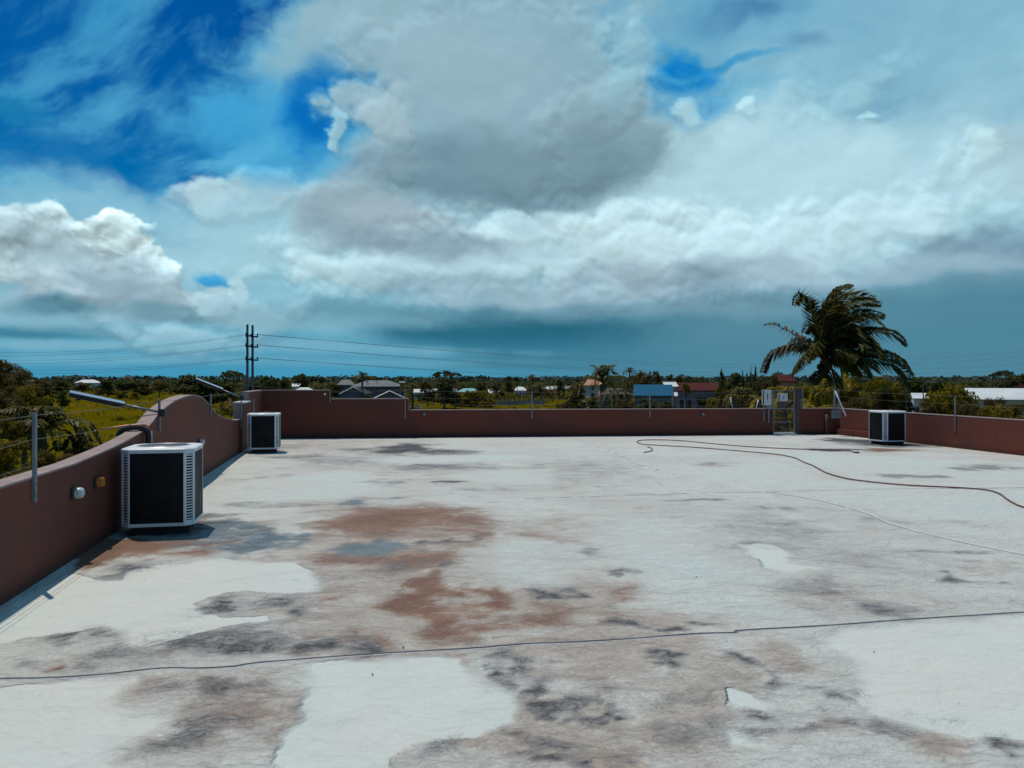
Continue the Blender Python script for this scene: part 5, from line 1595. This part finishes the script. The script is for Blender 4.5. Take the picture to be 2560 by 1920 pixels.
house(1934, 1992, 936, 953, 150, 'r_red', 'pinkwall', 'house with a faded red roof behind the left fronds of the big palm', 'hip', 7, 0.4, 0.1, 2)
house(2430, 2680, 973, 999, 125, 'r_white', 'whitewall', 'long bright white warehouse roof at the right edge', 'shed', 14, 0.4, 0.05, 6, cat='warehouse', name='warehouse')
house(2526, 2640, 953, 967, 260, 'r_red', 'whitewall', 'red-roofed building at the right edge above the white warehouse', 'gable_side', 9, 0.5, 0, 4)
house(2283, 2322, 983, 996, 150, 'r_white', 'whitewall', 'small white hut between the big palm and the drooping shrub', 'gable_side', 6, 0.3, 0.1, 2)
house(2262, 2300, 958, 963, 330, 'r_grey', 'greywall', 'tiny grey roof among dark trees right of the big palm', 'gable_side', 8, .3, 0, 2)

# boundary wall of grey panels with piers in front of the white house
root = thing('boundary_wall', at(1295, 262, z=GROUND), 'grey boundary wall with piers beyond the green field in the middle', 'wall')
ln = (1362 - 1230) / F * 262
for k in range(7):
    MB().box((-ln / 2 + ln * k / 6, 0, 0.85), (0.45, 0.45, 1.9)).build('pier', M['stonewall'], root)
    if k < 6:
        MB().box((-ln / 2 + ln * (k + .5) / 6, 0, 0.75), (ln / 6 - 0.5, 0.15, 1.4)).build('panel', M['stonewall'], root)
# small white fence posts at the left of the field
root = thing('picket_fence', at(1040, 215, z=GROUND), 'short broken white picket fence at the left end of the green field', 'fence')
for k in range(7):
    MB().box((-1.9 + k * 0.62, 0.3 * (k % 2), 0.85), (0.16, 0.1, 1.3 + 0.5 * ((k * 5) % 3) / 2), 0.2 * k).build('picket', M['trim'], root)
# pale yard beside the red roof
mb = MB()
a, b, c, d = at(1672, 165, z=GROUND + .01), at(1748, 165, z=GROUND + .01), at(1742, 200, z=GROUND + .01), at(1690, 200, z=GROUND + .01)
mb.add([a, b, c, d], [(0, 1, 2, 3)])
tag(mb.build('yard', M['stonewall']), kind='structure')
# round orange water barrel by the stout palm
root = thing('water_tank', at(1512, 120, z=GROUND), 'round salmon-orange tank on a dark stand beside the stout palm', 'tank')
zt = EYE - (1000 - HOR) / F * 120 - GROUND
MB().lathe([(0.85, zt), (0.98, zt + 0.3), (0.98, zt + 1.0), (0.8, zt + 1.35), (0.3, zt + 1.5)], 18).build('tank', M['r_orange'], root, True)
MB().box((0, 0, zt / 2), (1.5, 1.5, zt - 0.01)).build('stand', M['block'], root)

# ------------------------------------------------------------------ power poles and lines
def pole(px, Y, top, label, arms=(), group=None, sq=0.17):
    b = at(px, Y, z=GROUND)
    h = EYE - (top - HOR) / F * Y - GROUND
    root = thing('power_pole', b, label, 'power pole', group)
    MB().box((0, 0, h / 2), (sq, sq, h), taper=0.62).build('shaft', M['concrete'], root)
    for z in arms:
        zz = z - GROUND
        MB().box((0.16, -0.14, zz), (0.46, 0.07, 0.09)).build('crossarm', M['dark'], root)
        for x in (-0.04, 0.34):
            MB().lathe([(0.02, 0), (0.05, 0.03), (0.03, 0.06), (0.05, 0.09), (0.02, 0.14)], 8, (x, -0.14, zz + 0.05)).build('insulator', M['dark'], root)
    return root
PY = 48.0
zl = [EYE - (y - HOR) / F * PY for y in (840, 866, 899)]
pole(618.5, PY, 811, 'left one of the twin concrete power poles beyond the far left corner', zl)
pole(631.5, PY + 0.5, 813, 'right one of the twin concrete power poles beyond the far left corner', [z - 0.02 for z in zl])
pole(2118, 165, 905, 'distant power pole hidden by the big palm', [5.2, 3.6, 2.3], sq=0.34)
def span(a, b, sag, label, n=24, r=0.018):
    a, b = Vector(a), Vector(b)
    root = thing('power_line', a, label, 'power line', 'power lines')
    pts = [a.lerp(b, t / n) - a - Vector((0, 0, sag * 4 * (t / n) * (1 - t / n))) for t in range(n + 1)]
    # thicker far away is not needed: one real thickness, a little over life size so that it shows
    MB().tube(pts, r, 5, False).build('cable', M['cable'], root)
names = ('top', 'middle', 'bottom')
for k, z in enumerate(zl):
    for j, dx in enumerate((0.0, 0.42)):
        a = at(617 if j == 0 else 633, PY, z=z + 0.1)
        bl_ = Vector((-44.0 - 2 * j, 62, z - 0.35 + 0.12 * k - 0.25 * j))
        span(a, bl_, 0.55 + 0.1 * j, '%s power cable pair from the twin poles to the left edge, %s strand' % (names[k], ('upper', 'lower')[j]), r=0.007)
        zr = (5.4, 3.7, 2.4)[k]
        br_ = at(2118 + 6 * j, 165, z=zr - 0.85 * j)
        span(a + Vector((0.3, 0, 0)), br_, 1.25, '%s power cable pair from the twin poles rightward across the sky, %s strand' % (names[k], ('upper', 'lower')[j]), r=0.008)
        cr_ = Vector((88.0, 92 - j, (8.6, 6.3, 4.3)[k] - 0.7 * j))
        span(br_, cr_, 1.3, '%s power cable pair between the big palm and the right edge, %s strand' % (names[k], ('upper', 'lower')[j]), r=0.013)
# street lamp among trees on the right and slim poles
root = thing('street_lamp', at(2308, 95, z=GROUND), 'slender street lamp right of the big palm', 'street lamp')
hz = EYE - (962 - HOR) / F * 95 - GROUND
MB().tube([(0, 0, 0), (0, 0, hz)], 0.07, 8).build('pole', M['concrete'], root)
MB().tube([(0, 0, hz), (0.5, 0, hz + 0.35), (1.1, 0, hz + 0.3)], 0.035, 6).build('arm', M['concrete'], root)
MB().bevel_box((1.25, 0, hz + 0.28), (0.5, 0.2, 0.10), 0.02).build('lamp', M['alu'], root)
root = thing('antenna_pole', at(1878, 130, z=GROUND), 'thin dark antenna pole between the cypresses', 'pole')
hz = EYE - (914 - HOR) / F * 130 - GROUND
MB().tube([(0, 0, 0), (0, 0, hz)], 0.035, 6).build('pole', M['cable'], root)
MB().box((0, 0, hz), (0.5, 0.03, 0.03)).build('crossbar', M['cable'], root)
root = thing('bamboo_pole', at(2268, 31, z=GROUND), 'pale bare bamboo pole standing just left of the right-hand condenser', 'pole')
hz = EYE - (950 - HOR) / F * 31 - GROUND
MB().tube([(0, 0, 0), (0, 0, hz - 1.2), (-0.16, 0, hz)], [0.03, 0.022, 0.014], 6).build('cane', M['rachis'], root)

# ------------------------------------------------------------------ trees one can tell apart
T = place_tree
T('round', 8, 884, 150, 34, 'leaf_brown', 'big dark brownish-green tree at the left edge', fine=True, var=0)
T('bushy', 60, 958, 150, 29, 'leaf_olive', 'orange-olive bushy tree below the dark tree at the left edge', fine=True, var=0)
T('bushy', 5, 975, 140, 24, 'leaf_brown', 'brown-green shrub at the left edge under the big tree', 'shrub', 'shrub', fine=True, var=1)
T('bushy', 112, 958, 60, 70, 'leaf_dark', 'dark bushy tree behind the orange-olive one', var=1)
T('bushy', 20, 1092, 190, 11.5, 'leaf_yellow', 'bright yellow-green bush in the lower left, close below the parapet', 'shrub', 'shrub', fine=True, var=0)
T('bushy', 110, 1128, 120, 10.5, 'leaf_olive', 'olive bush just above the left parapet near the grey fence post', 'shrub', 'shrub', fine=True, var=1)
T('bushy', 170, 1132, 90, 12, 'leaf_brown', 'brownish low bush above the left parapet below the small dark palm', 'shrub', 'shrub', fine=True, var=0)
T('bushy', 155, 975, 40, 210, 'leaf_dark', 'small round dark tree left of the near solar lamp tip', 'tree')
T('bushy', 22, 1040, 100, 16, 'leaf_olive', 'tangled olive shrub behind the first fence post', 'shrub', 'shrub', fine=True, var=1)
tr_list = [
    ('bushy', 150, 948, 60, 420, 'leaf_brown', 'brownish tree at far left, left of the pale shed'),
    ('round', 205, 953, 56, 400, 'leaf_olive', 'olive tree in front of the pale shed'),
    ('bushy', 105, 948, 50, 480, 'leaf_brown', 'wide brown tree in the far left tree line'),
    ('bushy', 270, 948, 60, 380, 'leaf_dark', 'dark leafy tree right of the pale shed'),
    ('round', 312, 946, 70, 370, 'leaf_dark', 'broad dark tree, second to the right of the pale shed'),
    ('bushy', 352, 950, 62, 375, 'leaf_dark', 'dark tree, third to the right of the pale shed'),
    ('round', 398, 948, 66, 360, 'leaf_brown', 'brown-green tree left of the large domed tree'),
    ('bushy', 300, 976, 44, 330, 'leaf_olive', 'low olive bush on the field edge left of the gable'),
    ('bushy', 340, 980, 34, 320, 'leaf_yellow', 'low yellow-green bush on the field edge next to the gable'),
    ('bushy', 196, 985, 16, 260, 'leaf_dark', 'tiny dark bush in the field behind the near solar lamp'),
    ('round', 472, 931, 130, 240, 'leaf_dark', 'large domed dark tree behind the gable'),
    ('bushy', 520, 948, 90, 250, 'leaf_dark', 'dark undergrowth tree between the domed tree and the rain tree'),
    ('umbrella', 583, 924, 68, 230, 'leaf_dark', 'umbrella-shaped dark rain tree just left of the twin poles'),
    ('bushy', 560, 950, 100, 245, 'leaf_dark', 'dense dark bush below the umbrella-shaped tree'),
    ('round', 672, 936, 66, 230, 'leaf_dark', 'rounded dark tree just right of the twin poles'),
    ('bushy', 640, 952, 90, 235, 'leaf_dark', 'low dark tree behind the foot of the twin poles'),
    ('round', 755, 931, 52, 210, 'leaf_dark', 'dark tree with a thin stem above the tall left part of the back parapet'),
    ('round', 805, 939, 26, 215, 'leaf_dark', 'small round dark tree on a thin trunk above the first step'),
    ('bushy', 712, 948, 50, 260, 'leaf_dark', 'dark bush between the rounded tree and the thin-stemmed one'),
    ('bushy', 840, 958, 54, 300, 'leaf_brown', 'brownish bush left of the grey-roofed house behind trees'),
    ('round', 933, 936, 44, 300, 'leaf_dark', 'dark tree behind the hipped grey roof'),
    ('bushy', 1004, 941, 12, 250, 'leaf_dark', 'narrow dark tree tip right of the hipped grey roof'),
    ('columnar', 1031, 960, 8, 200, 'leaf_dark', 'thin dark cypress right of the orange-walled wing'),
    ('umbrella', 1110, 925, 58, 230, 'leaf_dark', 'left crown of the twin umbrella-shaped rain trees'),
    ('umbrella', 1138, 930, 34, 228, 'leaf_dark', 'right crown of the twin umbrella-shaped rain trees'),
    ('bushy', 1112, 945, 84, 235, 'leaf_dark', 'dark thicket under the twin rain trees'),
    ('bushy', 1068, 952, 46, 240, 'leaf_brown', 'brown-green tree left of the twin rain trees'),
    ('bushy', 1205, 955, 42, 330, 'leaf_dark', 'dark tree behind the turquoise roof'),
    ('bushy', 1240, 956, 44, 330, 'leaf_dark', 'dark tree left of the small white house'),
    ('round', 1270, 939, 14, 400, 'leaf_dark', 'small umbrella tree tip on the skyline in the middle'),
    ('bushy', 1272, 950, 30, 360, 'leaf_brown', 'brown-green tree just left of the small white house'),
    ('round', 1293, 941, 14, 350, 'leaf_dark', 'little dark round tree above the small white house'),
    ('bushy', 1400, 948, 26, 400, 'leaf_dark', 'dark tree behind the red-banded building'),
    ('columnar', 1396, 958, 8, 340, 'leaf_dark', 'dark cypress in front of the long pale building'),
    ('columnar', 1409, 960, 7, 340, 'leaf_dark', 'second dark cypress in front of the long pale building'),
    ('bushy', 1440, 958, 66, 200, 'leaf_brown', 'wide brown bush left of the orange tiled roof'),
    ('bushy', 1560, 960, 60, 180, 'leaf_brown', 'brown-green bush between the stout palm and the blue roof'),
    ('willow', 1602, 925, 68, 200, 'leaf_brown', 'pale feathery tree left behind the blue roof'),
    ('willow', 1634, 925, 44, 196, 'leaf_brown', 'brown feathery tree directly behind the blue roof'),
    ('round', 1676, 934, 32, 240, 'leaf_dark', 'small dark tree above the cream gable tip'),
    ('round', 1700, 933, 54, 235, 'leaf_dark', 'dark round tree behind the red roof, left one'),
    ('round', 1752, 939, 54, 230, 'leaf_dark', 'dark round tree behind the red roof, right one'),
    ('bushy', 1726, 942, 40, 238, 'leaf_dark', 'dark filler tree between the two round trees behind the red roof'),
    ('columnar', 1804, 926, 28, 120, 'leaf_olive', 'broad olive-green cypress at the left end of the cypress row'),
    ('bushy', 1838, 930, 44, 122, 'leaf_dark', 'bushy dark tree right of the broad olive cypress'),
    ('columnar', 1857, 930, 14, 118, 'leaf_dark', 'slim dark cypress left of the antenna pole'),
    ('columnar', 1868, 935, 9, 119, 'leaf_dark', 'slimmest dark cypress beside the antenna pole'),
    ('columnar', 1888, 917, 15, 117, 'leaf_dark', 'tallest slim cypress right of the antenna pole'),
    ('columnar', 1876, 930, 10, 121, 'leaf_dark', 'slim cypress between the antenna pole and the tallest one'),
    ('round', 1958, 926, 66, 180, 'leaf_dark', 'dark leafy tree behind the faded red roof'),
    ('round', 2190, 938, 60, 220, 'leaf_dark', 'dark tree seen under the right fronds of the big palm'),
    ('round', 2300, 937, 84, 190, 'leaf_dark', 'domed dark tree right of the big palm'),
    ('bushy', 2262, 944, 60, 200, 'leaf_dark', 'dark tree below the lowest right frond of the big palm'),
    ('bushy', 2355, 948, 90, 230, 'leaf_dark', 'flat dark tree mass in the gap right of the street lamp'),
    ('round', 2440, 945, 90, 210, 'leaf_dark', 'broad dark tree left of the tall one near the right edge'),
    ('umbrella', 2506, 924, 62, 200, 'leaf_dark', 'tall dark tree near the right edge'),
    ('bushy', 2520, 938, 100, 205, 'leaf_dark', 'dark lower tree under the tall one near the right edge'),
    ('round', 2556, 930, 40, 230, 'leaf_dark', 'dark tree cut by the right edge above the red roof'),
    ('bushy', 880, 990, 40, 190, 'leaf_dark', 'dark shrub under the dark-roofed low house'),
    ('bushy', 920, 985, 40, 195, 'leaf_dark', 'dark shrub between the low house and the white-edged gable'),
    ('bushy', 1060, 984, 50, 300, 'leaf_dark', 'dark shrub in front of the long low white roof'),
    ('bushy', 1106, 986, 50, 300, 'leaf_dark', 'dark shrub in front of the low grey roof'),
    ('bushy', 1150, 984, 70, 250, 'leaf_yellow', 'olive mound of scrub in the field, left part'),
    ('bushy', 1190, 975, 110, 245, 'leaf_yellow', 'tallest olive mound of scrub in front of the turquoise roof'),
    ('bushy', 1215, 1003, 50, 235, 'leaf_olive', 'low brown-olive bush at the foot of the scrub mound'),
    ('bushy', 1345, 957, 70, 330, 'leaf_dark', 'dark round bush under the far coconut palm in the middle'),
    ('bushy', 1442, 990, 60, 210, 'leaf_yellow', 'yellow-green bush behind the wall post right of centre'),
    ('bushy', 1478, 990, 60, 205, 'leaf_olive', 'olive grassy bush left of the stout palm'),
    ('bushy', 1400, 1008, 40, 230, 'leaf_yellow', 'low yellow tuft in the field right of the boundary wall'),
    ('bushy', 1560, 996, 60, 130, 'leaf_brown', 'brown bush right of the stout palm in front of the blue-roofed house'),
    ('bushy', 1624, 994, 90, 135, 'leaf_dark', 'dark shrub under the blue roof'),
    ('bushy', 1660, 1000, 60, 132, 'leaf_dark', 'dark shrub under the right end of the blue roof'),
    ('bushy', 1755, 990, 50, 110, 'leaf_dark', 'dark round bush under the red roof'),
    ('bushy', 1785, 992, 50, 105, 'leaf_yellow', 'yellow-leaved bush at the right end of the red roof'),
    ('bushy', 1716, 958, 26, 140, 'leaf_olive', 'olive tree top in front of the left end of the red roof'),
]
for a_ in tr_list:
    T(*a_)
for a_ in [
    ('bushy', 1826, 972, 90, 70, 'leaf_brown', 'dark brown thicket under the cypress row'),
    ('bushy', 1880, 975, 70, 62, 'leaf_olive', 'olive thicket left of the white sign box'),
    ('willow', 1925, 932, 70, 66, 'leaf_brown', 'feathery brown tree behind the white sign box'),
    ('willow', 1905, 950, 60, 60, 'leaf_brown', 'low feathery brown bush left of the gate'),
    ('bushy', 1965, 962, 100, 48, 'leaf_yellow', 'olive bush behind the gate'),
    ('bushy', 1950, 1040, 70, 30, 'leaf_brown', 'brown bush seen through the lower part of the gate'),
    ('bushy', 2010, 965, 80, 46, 'leaf_yellow', 'yellow-green bush right of the gate post'),
    ('bushy', 2075, 968, 110, 50, 'leaf_olive', 'olive bush at the foot of the big palm'),
    ('willow', 2135, 945, 100, 44, 'leaf_olive', 'drooping olive bush right under the big palm'),
    ('willow', 2190, 938, 140, 47, 'leaf_yellow', 'tall olive bush between the palm and its lowest right frond'),
    ('bushy', 2210, 970, 90, 42, 'leaf_dark', 'dark green bush behind the corner of the right parapet'),
    ('bushy', 2248, 965, 70, 45, 'leaf_yellow', 'golden bush above the right-hand condenser'),
    ('willow', 2150, 990, 110, 36, 'leaf_brown', 'grey-brown twiggy bush low behind the right corner'),
    ('bushy', 2262, 1000, 60, 38, 'leaf_brown', 'dull brown round bush directly above the right-hand condenser'),
    ('willow', 2400, 955, 190, 40, 'leaf_yellow', 'wide weeping golden-olive shrub behind the right parapet'),
    ('willow', 2345, 975, 90, 38, 'leaf_yellow', 'left shoulder of the weeping shrub by the slim fence post'),
    ('willow', 2420, 1000, 120, 33, 'leaf_brown', 'brown hanging growth at the foot of the weeping shrub'),
    ('bushy', 2485, 993, 90, 40, 'leaf_brown', 'brown-green bush in front of the white warehouse'),
    ('bushy', 2545, 1005, 90, 38, 'leaf_olive', 'olive bush at the right edge in front of the warehouse'),
    ('bushy', 2490, 1012, 170, 30, 'leaf_yellow', 'yellow grass clump low behind the right parapet'),
    ('bushy', 2575, 1026, 110, 27, 'leaf_yellow', 'yellow grass clump cut by the right edge'),
    ('bushy', 2048, 982, 90, 38.6, 'leaf_olive', 'leafy olive bush hiding the lower trunk of the big palm'),
    ('bushy', 2108, 976, 80, 38.2, 'leaf_yellow', 'yellow-green bush just right of the big palm trunk'),
    ('bushy', 2325, 1012, 70, 32, 'leaf_brown', 'small brown bush right of the right-hand condenser'),
]:
    T(*a_, cat='shrub', name='shrub', fine=True)

# ------------------------------------------------------------------ other palms
auto_palm(95, 1005, 1085, 17, 260, 'dark coconut palm just below the left parapet, by the first fence post', 15, 'frond', 3, 0.1, droop=1.0, up=0.9, leaflets=46)
auto_palm(195, 1075, 1150, 17.5, 170, 'small dark palm with wide drooping leaves above the left parapet', 11, 'frond', 9, 0.1, droop=1.0, up=0.8, leaflets=40)
auto_palm(1508, 914, 960, 110, 150, 'stout dark palm with upright leaves in front of the orange roof', 16, 'frond', 4, 0.0, 0.55, up=1.0, leaflets=30)
auto_palm(1574, 915, 934, 210, 44, 'slender palm with a tufted head left of the feathery tree', 14, 'frond', 5, 0.1, 0.2, up=0.8, leaflets=22)
auto_palm(1331, 935, 948, 300, 34, 'far coconut palm on the skyline in the middle', 13, 'frond', 6, 0.1, 0.25, up=0.8, leaflets=20)
auto_palm(906, 929, 948, 215, 62, 'spiky far palm left of the hipped grey roof', 15, 'frond', 7, 0.1, 0.25, up=0.9, leaflets=24)
auto_palm(1350, 955, 972, 290, 70, 'low spreading palm below the far coconut palm', 13, 'frond', 8, 0.1, 0.25, up=0.6, leaflets=24)
auto_palm(1855, 962, 1005, 60, 120, 'dark ragged palm between the cypress row and the white sign box', 13, 'frond', 12, 0.1, 0.2, up=0.8, leaflets=34)
auto_palm(2052, 950, 1055, 34, 150, 'young yellow-green palm rising behind the back parapet below the big palm', 11, 'frond_y', 14, 0.0, 0.15, up=1.0, leaflets=50, droop=0.8)
auto_palm(1962, 955, 1030, 36, 190, 'young palm with one long yellowish leaf arching left behind the gate', 7, 'frond_y', 17, -0.2, 0.12, up=0.7, leaflets=50, droop=1.0)
auto_palm(1535, 968, 990, 100, 120, 'pale-leaved low palm right of the stout palm', 10, 'frond_pale', 19, 0.1, 0.2, up=0.5, leaflets=26)

# ------------------------------------------------------------------ masses too many to count
def scatter_mass(name, label, n, ybounds, hgt, wid, leaf, per, mat, seed, azmax=0.95, skip=None, base=GROUND, power=1.0):
    rs = np.random.RandomState(seed)
    C, N, T_, Sz = [], [], [], []
    for i in range(n):
        y = ybounds[0] + (ybounds[1] - ybounds[0]) * rs.rand() ** power
        a = (rs.rand() * 2 - 1) * azmax
        x = math.tan(a) * y
        px = CX + math.tan(a) * F
        if skip and skip(px, y, rs): continue
        h = hgt * (0.5 + 0.8 * rs.rand())
        w = wid * (0.5 + 0.9 * rs.rand())
        k = int(per * (0.6 + 0.8 * rs.rand()))
        d = rs.normal(0, 1, (k, 3)); d /= np.linalg.norm(d, axis=1)[:, None]
        d[:, 2] = np.abs(d[:, 2])
        r = 0.7 + 0.3 * rs.rand(k)
        C.append(np.array([x, y, base]) + d * np.array([w, w, h]) * r[:, None])
        N.append(d + np.array([0, 0, 0.3]))
        T_.append(np.clip(0.1 + 0.6 * rs.rand() ** 1.5 + rs.normal(0, 0.12, k), 0, 1))
        Sz.append(np.full(k, leaf * (0.7 + 0.6 * rs.rand())))
    C, N, T_, Sz = map(np.concatenate, (C, N, T_, Sz))
    me = leaf_mesh(name, C, N, Sz, rs, 0.6, T_)
    me.materials.append(M[mat])
    o = bpy.data.objects.new(name, me); COL.objects.link(o)
    return tag(o, label, kind='stuff')
scatter_mass('distant_woodland', 'dark line of far woodland along the horizon', 1300, (1100, 1900), 11.5, 26, 3.6, 60, 'leaf_far', 2, 1.0)
scatter_mass('scrubland', 'dark mixed scrub and small trees filling the plain', 2600, (520, 1100), 5.2, 10, 1.2, 60, 'leaf_dark', 3, 0.95)
scatter_mass('brown_scrub', 'brownish scrub between the fields and the woodland', 900, (450, 900), 4.6, 7, 0.9, 60, 'leaf_brown', 4, 0.95)
open_left = lambda px, y, rs: (px < 560 and y < 420) or (1020 < px < 1480 and y < 300)
scatter_mass('roadside_scrub', 'low scrub and hedges among the houses', 700, (190, 450), 3.0, 4.5, 0.5, 90, 'leaf_olive', 6, 0.75, open_left)
scatter_mass('green_scrub', 'low green bushes among the houses', 500, (180, 430), 3.2, 4.0, 0.45, 90, 'leaf_dark', 8, 0.75, open_left)
scatter_mass('garden_growth', 'dense mixed growth beyond the right corner of the building', 190, (30, 75), 5.6, 2.4, 0.15, 560, 'leaf_olive', 9, 0.60, lambda px, y, rs: px < 1790 or px > 2700 or y < 30)
scatter_mass('garden_shade_growth', 'dark low growth under the trees at both sides', 130, (26, 90), 4.6, 2.6, 0.20, 420, 'leaf_dark', 10, 0.66, lambda px, y, rs: (px > 120 and px < 1800) or px > 2700)
scatter_mass('tall_grass', 'tall yellow-green grass tufts in the fields', 900, (110, 460), 0.9, 2.2, 0.28, 50, 'leaf_yellow', 12, 0.7, lambda px, y, rs: px > 1900 and y < 160, power=0.8)
